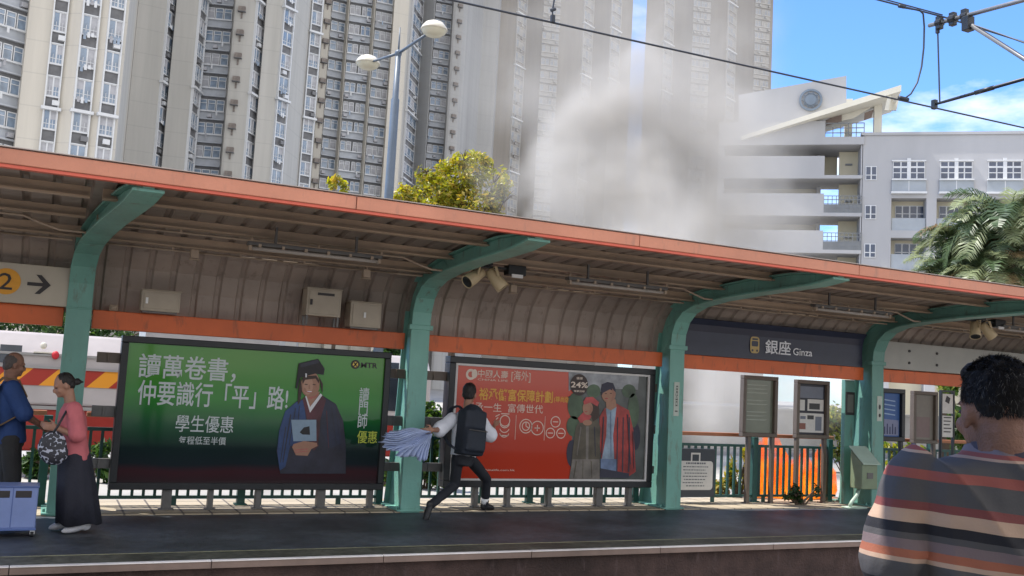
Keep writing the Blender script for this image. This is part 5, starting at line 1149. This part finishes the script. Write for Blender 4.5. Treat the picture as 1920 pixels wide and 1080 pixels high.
# ================================================================== OVERHEAD LINE
WIRE = mat('wire_dark', (.045, .05, .06), .5, .1, 8, metal=.4); TUBEM = mat('cantilever_steel', (.2, .2, .2), .45, .15, 8, metal=.4)
def wz(x): return 4.575+(x-2.6)*.0155
t = thing('contact_wire', 'single dark contact wire running above the far track in front of the towers', 'overhead wire', (5, 6.8, wz(5)))
m = MB(); m.tube([(x, 6.8, wz(x)) for x in (-14, -6, 0, 3, 6, 9.4, 14, 22, 34)], .0085, 6); m.build('wire', WIRE, t)
m = MB(); x = 3.51; z = wz(x); m.tube([(x, 6.8, z+.0), (x, 6.8, z+.06)], .022, 8); m.tube([(x, 6.8, z+.05), (x-.006, 6.8, z+.1), (x+.006, 6.8, z+.2), (x, 6.8, z+1.0)], .007, 6); m.tube([(x-.02, 6.8, z+.1), (x+.02, 6.8, z+.12)], .014, 6); m.build('dropper', WIRE, t)
XA = 8.15
mast = thing('cantilever_bracket', 'steel cantilever arms and clamps holding the overhead wires', 'cantilever bracket', (XA, 6.8, 5.6))
p0 = atX(1742, 48, XA); p1 = atX(1920, 0, XA); e1 = p0+(p1-p0)*2.2
q0 = atX(1810, 40, XA); q1 = atX(1920, 110, XA); e2 = q0+(q1-q0)*2.6
r0 = atX(1752, 196, XA); r1 = atX(1920, 148, XA); e3 = r0+(r1-r0)*2.0
m = MB(); m.tube([p0, e1], .022, 10); m.build('top_tube', TUBEM, mast, smooth=True)
m = MB(); m.tube([q0, e2], .022, 10); m.build('brace_tube', TUBEM, mast, smooth=True)
m = MB(); m.tube([r0, r0.lerp(e3, .06), r0.lerp(e3, .22), e3], [.012, .016, .018, .02], 8); m.tube([r0.lerp(e3, .24), r0.lerp(e3, .34)], .024, 8); m.build('steady_arm', BLACK, mast, smooth=True)
d = (p1-p0).normalized()
for f, r in ((.12, .045), (.27, .05), (.4, .04)):
    c = p0.lerp(p1, f); MB().tube([c-d*.035, c+d*.035], r, 10).box(c.x-.03, c.x+.03, c.y-.03, c.y+.03, c.z-.07, c.z+.07).build('clamp', BLACK, mast, bevel=.006)
c = atX(1815, 42, XA); MB().box(c.x-.05, c.x+.05, c.y-.04, c.y+.04, c.z-.09, c.z+.06).build('clamp', BLACK, mast, bevel=.006)
MB().box(r0.x-.025, r0.x+.025, r0.y-.025, r0.y+.025, r0.z-.05, r0.z+.05).build('clamp', BLACK, mast, bevel=.006)
m = MB(); m.tube([atX(1758, 52, XA), atX(1760, 120, XA), atX(1762, 192, XA)], .009, 6); m.tube([atX(1758, 45, XA), atX(1758, 62, XA)], .022, 8); m.build('dropper', WIRE, mast)
mz = atX(1770, 32, XA)
t = thing('messenger_wire', 'pair of dark messenger wires ending at the steel cantilever clamps', 'overhead wire', tuple(mz))
a = atY(1640, -2, mz.y); m = MB(); d = (mz-a)
m.tube([a-d*6, a, mz, mz+Vector((3, 0, -.02)), mz+Vector((20, 0, .3))], .009, 6); m.tube([a-d*6+Vector((0, .02, .05)), a+Vector((0, .02, .035)), mz+Vector((0, .02, .03))], .007, 6); m.build('wire', WIRE, t)
t2 = tag(MB().tube([atX(1820, 45, XA), atX(1870, 62, XA-.05), atX(1920, 80, XA-.1), atX(2100, 140, XA-.3)], .008, 6).build('tail_wire', WIRE), 'thin wire trailing right from the top clamp of the cantilever', 'overhead wire')
t3 = tag(MB().tube([atY(*q, 6.8) for q in ((1693, 14), (1710, 17), (1724, 19), (1731, 26), (1733, 50), (1732, 90), (1728, 125), (1720, 155), (1708, 176), (1697, 184), (1690, 185))], .009, 6).tube([atY(1686, 183, 6.8), atY(1702, 187, 6.8)], .022, 8).tube([atY(1686, 11, 6.8), atY(1696, 13, 6.8)], .02, 8).build('jumper_cable', WIRE, smooth=True), 'black cable loop hanging between messenger wire and contact wire', 'cable')

# ================================================================== EMERGENCY VEHICLE
VW = mat('vehicle_white', (.46, .42, .41), .35, .06, 3, var2=.15); VR = mat('vehicle_red', (.30, .03, .022), .35, .1, 4); VS = mat('vehicle_silver', (.32, .31, .3), .4, .1, 5, metal=.2)
STP = bpy.data.materials.new('hazard_stripes'); STP.use_nodes = True; tn = STP.node_tree; p = tn.nodes['Principled BSDF']; p.inputs['Roughness'].default_value = .4
gq = tn.nodes.new('ShaderNodeTexCoord'); s = tn.nodes.new('ShaderNodeSeparateXYZ'); tn.links.new(gq.outputs['Object'], s.inputs[0])
a_ = tn.nodes.new('ShaderNodeMath'); a_.operation = 'MULTIPLY_ADD'; a_.inputs[1].default_value = -1.0; tn.links.new(s.outputs[2], a_.inputs[0]); tn.links.new(s.outputs[0], a_.inputs[2])
b_ = tn.nodes.new('ShaderNodeMath'); b_.operation = 'DIVIDE'; b_.inputs[1].default_value = .62; tn.links.new(a_.outputs[0], b_.inputs[0]); c_ = tn.nodes.new('ShaderNodeMath'); c_.operation = 'FRACT'; tn.links.new(b_.outputs[0], c_.inputs[0])
d_ = tn.nodes.new('ShaderNodeMath'); d_.operation = 'GREATER_THAN'; d_.inputs[1].default_value = .52; tn.links.new(c_.outputs[0], d_.inputs[0])
x_ = tn.nodes.new('ShaderNodeMix'); x_.data_type = 'RGBA'; x_.inputs[6].default_value = (.33, .03, .018, 1); x_.inputs[7].default_value = (.70, .28, .02, 1); tn.links.new(d_.outputs[0], x_.inputs[0]); tn.links.new(x_.outputs[2], p.inputs['Base Color'])
YV = 15.2
g = lambda px, py: atY(px, py, YV)
t = thing('emergency_vehicle', 'white and red emergency vehicle with slanted red and yellow stripes behind the left railing', 'emergency vehicle', (1.5, YV+1.1, 0))
zs = [g(60, y).z for y in (638, 663, 690, 722, 735, 760, 770)]
vx0, vx1 = -4.5, 5.9
m = MB(); m.prism([(vx0, YV, zs[5]), (vx0, YV, zs[1]), (vx0, YV+.25, zs[0]+.12), (vx0, YV+2.1, zs[0]+.12), (vx0, YV+2.3, zs[1]), (vx0, YV+2.3, zs[5])], (vx1-vx0, 0, 0)); m.build('body', VW, t, bevel=.04)
m = MB(); m.box(vx0, vx1, YV-.004, YV+2.2, .3, zs[5]-.002); m.build('lower_body', VR, t, bevel=.03)
m = MB(); m.box(vx0, vx1-1.9, YV-.012, YV-.003, zs[3], zs[2]); m.build('stripe_band', STP, t)
m = MB(); m.box(vx0, vx1-1.9, YV-.03, YV-.002, zs[2], zs[2]+.035); m.box(vx0, vx1, YV-.03, YV-.006, zs[5]-.05, zs[5]); m.box(vx0, vx1, YV-.03, YV-.002, zs[1]-.02, zs[1]+.015); m.build('trim_rail', VS, t)
m = MB(); m.box(g(70, 0).x, g(110, 0).x, YV-.014, YV-.002, zs[2]+.06, zs[2]+.31); m.box(g(160, 680).x, g(212, 0).x, YV-.014, YV-.002, zs[2]+.06, zs[2]+.33); m.box(vx0+.4, -2.2, YV-.014, YV-.002, zs[2]+.06, zs[2]+.33); m.build('window', GLASSD, t)
m = MB(); m.box(4.3, 5.3, YV-.014, YV-.002, 1.05, 1.85); m.build('cab_window', GLASSD, t, bevel=.02)
m = MB(); m.box(g(30, 0).x, g(66, 0).x, YV-.016, YV-.002, zs[2]+.08, zs[2]+.28); m.build('notice_sheet', PAPER, t)
m = MB(); c = g(82, 648); m.ell((c.x, YV-.02, c.z), (.045, .04, .05)); m.box(c.x-.12, c.x+.12, YV-.03, YV+.02, c.z-.12, c.z-.09); m.build('side_lamp', LD, t)
m = MB(); c = g(104, 666); m.ell((c.x, YV-.03, c.z), (.05, .04, .06)); m.build('marker_lamp', flat('lamp_red', (.5, .02, .03)), t)
m = MB(); m.box(1.35, 3.4, YV+.5, YV+1.7, zs[0]+.12, zs[0]+.3); m.build('roof_box', VS, t)
for x in (-3.0, -1.7, 3.9):
    m = MB(); m.tube([(x, YV-.02, .45), (x, YV+.28, .45)], .46, 24); w = m.build('wheel', DARK, t); m = MB(); m.tube([(x, YV-.035, .45), (x, YV-.018, .45)], .24, 20); m.build('rim', VS, w)
    m = MB(); m.tube([(x, YV+1.95, .45), (x, YV+2.22, .45)], .46, 24); m.build('wheel', DARK, t)

# ================================================================== TREES AND PLANTS
LFY = [leafmat('leaf_yellow_green', (.30, .31, .03)), leafmat('leaf_gold', (.40, .32, .05)), leafmat('leaf_olive', (.17, .19, .03))]
LFG = [leafmat('leaf_green', (.035, .085, .018)), leafmat('leaf_dark', (.018, .045, .014)), leafmat('leaf_fresh', (.08, .15, .025))]
BARK = mat('bark', (.09, .065, .045), .9, .3, 6, .5, streak=.2)
def leaf(m, p, n, s, rnd, mi):
    n = n.normalized(); a = n.orthogonal().normalized(); a.rotate(Matrix.Rotation(rnd.random()*6.28, 3, n)) if False else None
    q = rnd.random()*6.283; b = n.cross(a); u = a*math.cos(q)+b*math.sin(q); v = n.cross(u)
    m.face([p-u*s*.5, p+v*s*.27+n*s*.08, p+u*s*.6, p-v*s*.27+n*s*.08], mi)
def crown(clumps, n, size, seed, mats_w=(5, 3, 2), up=.5, shell=.55):
    rnd = random.Random(seed); m = MB(); tot = sum(r[0]*r[1]*r[2] for c, r in clumps)
    for c, r in clumps:
        k = int(n*r[0]*r[1]*r[2]/tot); c = Vector(c); r = Vector(r); bias = rnd.choice((0, 0, 1))
        subs = [Vector((rnd.gauss(0, 1), rnd.gauss(0, 1), rnd.gauss(0, 1))).normalized() for _ in range(max(6, k//70))]
        for i in range(k):
            s0 = rnd.choice(subs); d = (s0+Vector((rnd.gauss(0, .34), rnd.gauss(0, .34), rnd.gauss(0, .34))))
            d = d.normalized()*(shell+(1-shell)*rnd.random()**.6)*rnd.uniform(.75, 1.08)
            p = c+Vector((d.x*r.x, d.y*r.y, d.z*r.z)); nn = Vector((rnd.gauss(0, .7), rnd.gauss(0, .7), rnd.gauss(up, .6)))
            w = list(mats_w); w[bias] += 3
            leaf(m, p, nn, size*rnd.uniform(.6, 1.3), rnd, rnd.choices((0, 1, 2), w)[0])
    return m
def tree(name, label, cat, base, clumps, n, size, seed, mats, group=None, trunk_r=.14, twigs=0):
    base = Vector(base); t = thing(name, label, cat, tuple(base), group)
    rnd = random.Random(seed+99); m = MB(); top = sum((Vector(c) for c, r in clumps), Vector())/len(clumps); top = Vector((top.x, top.y, max(top.z-.4, base.z+.5)))
    mid = base.lerp(top, .5)+Vector((rnd.uniform(-.15, .15), rnd.uniform(-.15, .15), 0)); m.tube([base, mid, top], [trunk_r, trunk_r*.75, trunk_r*.45], 9)
    for c, r in clumps:
        c = Vector(c); m.tube([mid.lerp(top, rnd.uniform(.2, .9)), mid.lerp(c, .6)+Vector((0, 0, -.1)), c+Vector((0, 0, .1))], [trunk_r*.45, trunk_r*.28, trunk_r*.1], 6)
        for _ in range(twigs):
            d = Vector((rnd.gauss(0, 1), rnd.gauss(0, 1), rnd.gauss(.5, .8))).normalized(); e = c+Vector((d.x*r[0], d.y*r[1], d.z*r[2]))*1.05; m.tube([c, c.lerp(e, .5)+Vector((0, 0, .06)), e], [trunk_r*.12, trunk_r*.08, trunk_r*.03], 5)
    m.build('trunk', BARK, t, smooth=True)
    crown(clumps, n, size, seed).build('crown', mats, t, fix=False); return t
D = 31; k_ = D/FOC
def cl(lst, D): return [(tuple(at(px, py, D+dd)), (rx*D/FOC, rx*D/FOC*.9, rz*D/FOC)) for px, py, rx, rz, dd in lst]
b = at(865, 500, D); tree('roadside_tree', 'yellow green feathery tree rising above the canopy left of the smoke', 'tree', (b.x, b.y, -.02), cl([(855, 335, 45, 42, 0), (895, 318, 36, 38, .6), (820, 360, 44, 38, -.4), (925, 345, 36, 40, .4), (780, 372, 36, 26, -.3), (880, 385, 60, 36, 0), (945, 380, 28, 34, .3), (800, 322, 24, 20, -.6), (830, 400, 60, 40, .4), (870, 300, 22, 20, 0)], D), 7500, .16, 3, LFY, twigs=9)
b = at(750, 500, 27); tree('roadside_tree', 'small bright yellow green tree directly right of the lamp post', 'tree', (b.x, b.y, -.02), cl([(752, 366, 18, 24, 0), (772, 385, 24, 26, .2), (738, 392, 18, 22, 0), (800, 395, 22, 22, .2)], 27), 1800, .14, 5, LFY, trunk_r=.09)
b = at(630, 500, 26); tree('roadside_tree', 'sparse leafy tip showing above the canopy left of the lamp post', 'tree', (b.x, b.y, -.02), cl([(628, 338, 16, 18, 0), (648, 352, 14, 14, 0), (640, 385, 26, 26, 0)], 26), 420, .16, 6, LFY, trunk_r=.07)
b = at(60, 700, 34); tree('roadside_tree', 'dark green broad tree behind the emergency vehicle', 'tree', (b.x, b.y, -.02), cl([(-60, 600, 90, 60, 0), (40, 585, 95, 55, .6), (120, 600, 80, 50, 0), (200, 612, 70, 60, .5), (270, 625, 60, 60, 0)], 34), 6000, .2, 8, LFG, trunk_r=.2)
b = at(760, 760, 22); tree('roadside_tree', 'green leafy tree seen in the slot left of the second column', 'tree', (b.x, b.y, -.02), cl([(735, 668, 40, 34, 0), (765, 690, 36, 40, .3)], 22), 2000, .15, 9, LFG, trunk_r=.1)
def bush(label, lst, D, n, size, seed, mats, up=.4):
    c = cl(lst, D); b = sum((Vector(q[0]) for q in c), Vector())/len(c)
    t = thing('shrub', label, 'shrub', (b.x, b.y, -.014), 'shrubs behind the platform')
    m = MB(); rnd = random.Random(seed)
    for q, r in c:
        for _ in range(5): m.tube([(b.x+rnd.uniform(-.1, .1), b.y, -.02), Vector(q)+Vector((rnd.uniform(-1, 1)*r[0]*.5, 0, rnd.uniform(-.3, .5)*r[2]))], [.016, .005], 5)
    m.build('stems', BARK, t); crown(c, n, size, seed, up=up, shell=.2).build('foliage', mats, t, fix=False)
bush('bright green long leaved shrub between the second column and the red poster', [(812, 790, 30, 40, 0), (800, 850, 34, 46, 0), (826, 880, 26, 40, 0), (760, 890, 28, 36, 0)], 14.3, 1500, .17, 11, LFG[::-1])
bush('low green shrub seen below and left of the second column', [(735, 885, 18, 34, 0), (722, 900, 16, 30, .2)], 14.2, 500, .13, 12, LFG[::-1])
bush('yellow leaved shrub behind the railing left of the fire', [(1404, 858, 13, 26, 0), (1400, 900, 16, 30, 0), (1372, 895, 16, 36, 0), (1350, 920, 20, 26, 0)], 15.2, 700, .12, 13, [LFY[1], LFY[0], LFG[2]])
bush('round dark shrub silhouetted in the middle of the flames', [(1490, 922, 13, 16, 0), (1478, 930, 12, 12, 0), (1502, 932, 12, 12, 0), (1530, 915, 8, 20, .2)], 14.5, 170, .08, 15, [LFG[1], LFG[1], LFG[0]])
bush('pale olive shrub behind the railing right of the notice boards', [(1568, 790, 34, 40, 0), (1610, 780, 30, 46, .5), (1600, 830, 36, 40, 0), (1560, 840, 26, 30, 0)], 22, 1400, .16, 16, [LFY[2], LFG[2], LFY[0]])
bush('lime green shrub right of the fourth column behind the blue notice board', [(1672, 838, 20, 16, 0), (1690, 850, 26, 22, 0), (1720, 850, 24, 24, 0), (1700, 880, 40, 30, 0)], 18, 1100, .13, 17, [LFY[0], LFG[2], LFY[0]])
bush('green shrub right of the white information sheets behind the striped shirt man', [(1905, 820, 26, 40, 0), (1800, 800, 30, 50, 0), (1780, 720, 24, 24, .3)], 19, 1300, .15, 18, [LFG[2], LFG[0], LFY[2]])
bush('dark green shrub behind the railing between the couple and the green poster', [(190, 850, 20, 30, 0), (205, 880, 22, 30, 0), (70, 870, 30, 30, .1), (98, 850, 16, 30, .1)], 12.9, 900, .13, 31, LFG)
bush('mid green shrub in the gap right of the red poster', [(1222, 850, 16, 50, 0), (1216, 900, 20, 36, 0)], 15, 700, .13, 32, LFG[::-1])
# ---- palms
PLM = [leafmat('palm_leaf', (.07, .11, .05), .4, .3), leafmat('palm_leaf_light', (.24, .28, .15), .4, .35), leafmat('palm_leaf_dry', (.22, .16, .08), .3, .3)]
def palm(label, c, D, nf, L, seed, spread=1.0):
    rnd = random.Random(seed); c = Vector(c); t = thing('palm_tree', label, 'palm', (c.x, c.y, -.02), 'palms before the school')
    m = MB(); m.tube([(c.x, c.y, -.02), (c.x+.05, c.y, c.z*.5), (c.x, c.y, c.z)], [.17, .14, .12], 10); m.build('trunk', BARK, t, smooth=True)
    m = MB()
    for i in range(nf):
        a = 2*math.pi*i/nf*2.399*3.0+rnd.uniform(-.3, .3); el = rnd.uniform(-.25, 1.25); l = L*rnd.uniform(.75, 1.1); d = Vector((math.cos(a), math.sin(a), 0)); mi = rnd.choices((0, 1, 2), (5, 4, 1 if el > 0 else 3))[0]
        pts = []; p = c.copy(); e = el; ns = 16
        for s_ in range(ns+1):
            pts.append(p.copy()); p = p+(d*math.cos(e)*spread+Vector((0, 0, math.sin(e))))*l/ns; e -= (.085+.05*rnd.random())*(1.2 if s_ > 5 else .7)
        m.tube(pts, [.022*(1-.8*s_/ns) for s_ in range(ns+1)], 5, mi)
        for s_ in range(3, ns):
            for h in (0, .33, .66):
                q = pts[s_].lerp(pts[s_+1], h); tt = (pts[s_+1]-pts[s_]).normalized(); sd = tt.cross(Vector((0, 0, 1))).normalized(); fr = (s_+h)/ns
                ll = l*.26*math.sin(min(max(fr, .12), .97)*math.pi)**.6+.05
                for sgn in (-1, 1):
                    dd = (sd*sgn*.8+tt*.55+Vector((0, 0, .25+rnd.uniform(-.25, .2)))).normalized(); tip = q+dd*ll+Vector((0, 0, -ll*.35)); w = tt*.02*l/2.4
                    midp = q+dd*ll*.55; m.face([q-w, midp-w*1.1, tip, midp+w*1.1, q+w], mi)
    m.build('fronds', PLM, t, fix=False)
palm('tall bushy palm in front of the school windows', at(1893, 425, 28), 28, 60, 2.4, 21)
palm('lower palm with drooping fronds left of the tall palm', at(1812, 470, 29.5), 29.5, 50, 1.9, 22)
palm('palm standing partly hidden right of the tall bushy palm', at(1960, 470, 30), 30, 44, 2.4, 23)
palm('short palm clump just above the canopy edge left of the others', at(1775, 515, 29), 29, 40, 1.4, 24)
palm('dense low palm between the tall palm and the canopy edge', at(1860, 520, 27.5), 27.5, 46, 1.7, 25)
# pale boundary wall far behind railing and kerb
m = MB(); m.box(17.5, 40, 24.0, 24.25, -.02, 1.2); m.box(17.5, 40, 23.97, 24.28, 1.2, 1.28); tag(m.build('boundary_wall', CONC), 'pale boundary wall beyond the road behind the notice boards', 'wall')
# ================================================================== FIRE AND SMOKE
def vol_nodes(name):
    m = bpy.data.materials.new(name); m.use_nodes = True; t = m.node_tree; t.nodes.clear(); o = t.nodes.new('ShaderNodeOutputMaterial'); v = t.nodes.new('ShaderNodeVolumePrincipled'); t.links.new(v.outputs[0], o.inputs['Volume']); return m, t, v
FL, tn, v = vol_nodes('flame_gas'); v.inputs['Color'].default_value = (.02, .01, .01, 1); v.inputs['Absorption Color'].default_value = (0, 0, 0, 1)
gq = tn.nodes.new('ShaderNodeTexCoord'); mp_ = tn.nodes.new('ShaderNodeMapping'); mp_.inputs['Scale'].default_value = (5.5, 5.5, 2.0); tn.links.new(gq.outputs['Object'], mp_.inputs[0])
nz = tn.nodes.new('ShaderNodeTexNoise'); nz.inputs['Scale'].default_value = 1.5; nz.inputs['Detail'].default_value = 5; nz.inputs['Distortion'].default_value = 1.2; tn.links.new(mp_.outputs[0], nz.inputs[0])
s = tn.nodes.new('ShaderNodeSeparateXYZ'); tn.links.new(gq.outputs['Object'], s.inputs[0])
hm = tn.nodes.new('ShaderNodeMapRange'); hm.inputs[1].default_value = .1; hm.inputs[2].default_value = 1.3; hm.inputs[3].default_value = .13; hm.inputs[4].default_value = -.13; tn.links.new(s.outputs[2], hm.inputs[0])
ad0 = tn.nodes.new('ShaderNodeMath'); ad0.operation = 'ADD'; tn.links.new(nz.outputs[0], ad0.inputs[0]); tn.links.new(hm.outputs[0], ad0.inputs[1])
nm_ = tn.nodes.new('ShaderNodeMapRange'); nm_.inputs[1].default_value = .38; nm_.inputs[2].default_value = .55; nm_.inputs[3].default_value = 0; nm_.inputs[4].default_value = 1; tn.links.new(ad0.outputs[0], nm_.inputs[0])
md = tn.nodes.new('ShaderNodeMath'); md.operation = 'MULTIPLY'; md.inputs[1].default_value = 16; tn.links.new(nm_.outputs[0], md.inputs[0]); tn.links.new(md.outputs[0], v.inputs['Density'])
ms_ = tn.nodes.new('ShaderNodeMath'); ms_.operation = 'MULTIPLY'; ms_.inputs[1].default_value = 11; tn.links.new(nm_.outputs[0], ms_.inputs[0]); tn.links.new(ms_.outputs[0], v.inputs['Emission Strength'])
fc = tn.nodes.new('ShaderNodeValToRGB'); fc.color_ramp.elements[0].position = .5; fc.color_ramp.elements[0].color = (.8, .085, .003, 1); fc.color_ramp.elements[1].position = .74; fc.color_ramp.elements[1].color = (1, .30, .02, 1)
tn.links.new(ad0.outputs[0], fc.inputs[0]); tn.links.new(fc.outputs[0], v.inputs['Emission Color'])
FD = 15.6
fb = at(1480, 940, FD)
fire = thing('fire', 'tall orange flames burning behind the railing below the notice boards', 'fire', (fb.x, fb.y, -.02))
for i, (px, top, w) in enumerate(((1426, 800, 15), (1444, 842, 17), (1462, 802, 15), (1480, 860, 19), (1498, 830, 16), (1515, 852, 17), (1534, 826, 16), (1553, 872, 14), (1411, 868, 11))):
    b0 = at(px, 950, FD+random.uniform(-.3, .5)); tz = at(px, top, FD).z; r = w*FD/FOC; m = MB(); H_ = tz+.02
    rows = []
    for k, (f, q) in enumerate(((0, .8), (.1, 1.1), (.25, 1.2), (.42, 1.1), (.6, .85), (.78, .55), (.92, .25), (1, .02))):
        c = Vector((b0.x+.09*f*math.sin(i*2+f*8), b0.y+.06*math.cos(i+f*5), -.02+H_*f)); rows.append([c+Vector((math.cos(a)*r*q*(1+.25*math.sin(3*a+i)), math.sin(a)*r*q, 0)) for a in [2*math.pi*j/16 for j in range(16)]])
    bi = len(m.v); m.grid(rows, 0, True); m.f += [[bi+j for j in range(16)], [bi+7*16+j for j in range(16)]]; m.m += [0, 0]
    m.build('flame', FL, fire, smooth=True)

SM, tn, v = vol_nodes('smoke_gas'); v.inputs['Color'].default_value = (.66, .64, .61, 1); v.inputs['Anisotropy'].default_value = .0
puffs = [  # photo pixel, distance, radius px, weight
 (1480, 840, 19, 60, .25), (1400, 790, 20, 120, .5), (1330, 740, 20.5, 110, .7), (1520, 740, 21, 110, .45), (1420, 700, 21.5, 130, .6), (1250, 640, 22, 110, .6), (1320, 600, 22, 130, .7), (1230, 560, 23, 130, .8),
 (1240, 470, 24.5, 140, 1.0), (1120, 420, 26, 120, 1.2), (1040, 400, 26.5, 80, .9), (1080, 340, 26.5, 100, 1.1), (1180, 350, 27, 130, .95), (1050, 245, 27.5, 70, 1.5), (1110, 260, 27.5, 90, 1.0), (1150, 200, 28, 90, .8), (1230, 260, 28, 130, .6), (1330, 350, 28, 140, .4), (1300, 420, 27, 120, .6), (1290, 220, 29, 150, .4), (1200, 175, 28.5, 110, .6), (1390, 410, 28, 120, .3), (1390, 290, 29, 120, .2), (985, 330, 28, 60, .35), (1215, 330, 28.5, 120, .5),
 (1010, 190, 29, 120, .22), (1090, 80, 30, 190, .11), (1290, 80, 31, 190, .12), (1180, -60, 31, 250, .04), (930, 150, 30, 150, .05), (930, 345, 28, 70, .3), (1215, 300, 28, 110, .6), (1380, 110, 31, 120, .1), (1195, 140, 29, 75, .7), (1205, 405, 26, 90, 1.0), (1205, 250, 28, 90, .8), (1212, 330, 27, 100, .8), (1400, 340, 27, 120, .34), (1450, 260, 28, 90, .14), (1440, 430, 26.5, 110, .34), (1330, 260, 28, 120, .3)]
gq = tn.nodes.new('ShaderNodeTexCoord')
wn = tn.nodes.new('ShaderNodeTexNoise'); wn.inputs['Scale'].default_value = .5; wn.inputs['Detail'].default_value = 5; tn.links.new(gq.outputs['Object'], wn.inputs[0])
wa = tn.nodes.new('ShaderNodeVectorMath'); wa.operation = 'SUBTRACT'; wa.inputs[1].default_value = (.5, .5, .5); tn.links.new(wn.outputs['Color'], wa.inputs[0])
wb_ = tn.nodes.new('ShaderNodeVectorMath'); wb_.operation = 'MULTIPLY_ADD'; wb_.inputs[1].default_value = (2.8, 2.8, 2.8); tn.links.new(wa.outputs[0], wb_.inputs[0]); tn.links.new(gq.outputs['Object'], wb_.inputs[2])
acc = None; dom = MB()
for px, py, D, r, w in puffs:
    c = at(px, py, D); R_ = r*D/FOC; dom.ell(c, max(R_*1.25, R_+.5), 0, None, 16, 10)
    dn = tn.nodes.new('ShaderNodeVectorMath'); dn.operation = 'DISTANCE'; dn.inputs[1].default_value = c; tn.links.new(wb_.outputs[0], dn.inputs[0])
    rm = tn.nodes.new('ShaderNodeMapRange'); rm.interpolation_type = 'SMOOTHSTEP'; rm.inputs[1].default_value = R_*1.15; rm.inputs[2].default_value = R_*.15; rm.inputs[3].default_value = 0; rm.inputs[4].default_value = w; tn.links.new(dn.outputs['Value'], rm.inputs[0])
    if acc is None: acc = rm.outputs[0]
    else:
        ad = tn.nodes.new('ShaderNodeMath'); ad.operation = 'ADD'; tn.links.new(acc, ad.inputs[0]); tn.links.new(rm.outputs[0], ad.inputs[1]); acc = ad.outputs[0]
dn2 = tn.nodes.new('ShaderNodeTexNoise'); dn2.inputs['Scale'].default_value = .55; dn2.inputs['Detail'].default_value = 5; dn2.inputs['Roughness'].default_value = .6; tn.links.new(wb_.outputs[0], dn2.inputs[0])
dm = tn.nodes.new('ShaderNodeMapRange'); dm.inputs[1].default_value = .38; dm.inputs[2].default_value = .62; dm.inputs[3].default_value = .4; dm.inputs[4].default_value = 1.15; tn.links.new(dn2.outputs[0], dm.inputs[0])
fm_ = tn.nodes.new('ShaderNodeMath'); fm_.operation = 'MULTIPLY'; tn.links.new(acc, fm_.inputs[0]); tn.links.new(dm.outputs[0], fm_.inputs[1])
fs = tn.nodes.new('ShaderNodeMath'); fs.operation = 'MULTIPLY'; fs.inputs[1].default_value = 1.0; tn.links.new(fm_.outputs[0], fs.inputs[0]); tn.links.new(fs.outputs[0], v.inputs['Density'])
SC.cycles.volume_step_rate = .35
o = remeshed(dom, 'smoke', SM, None, .4, 6)
o['kind'] = 'stuff'; o['label'] = 'pale grey smoke billowing up from the fire in front of the towers'

bpy.data.scenes.remove(TMP)
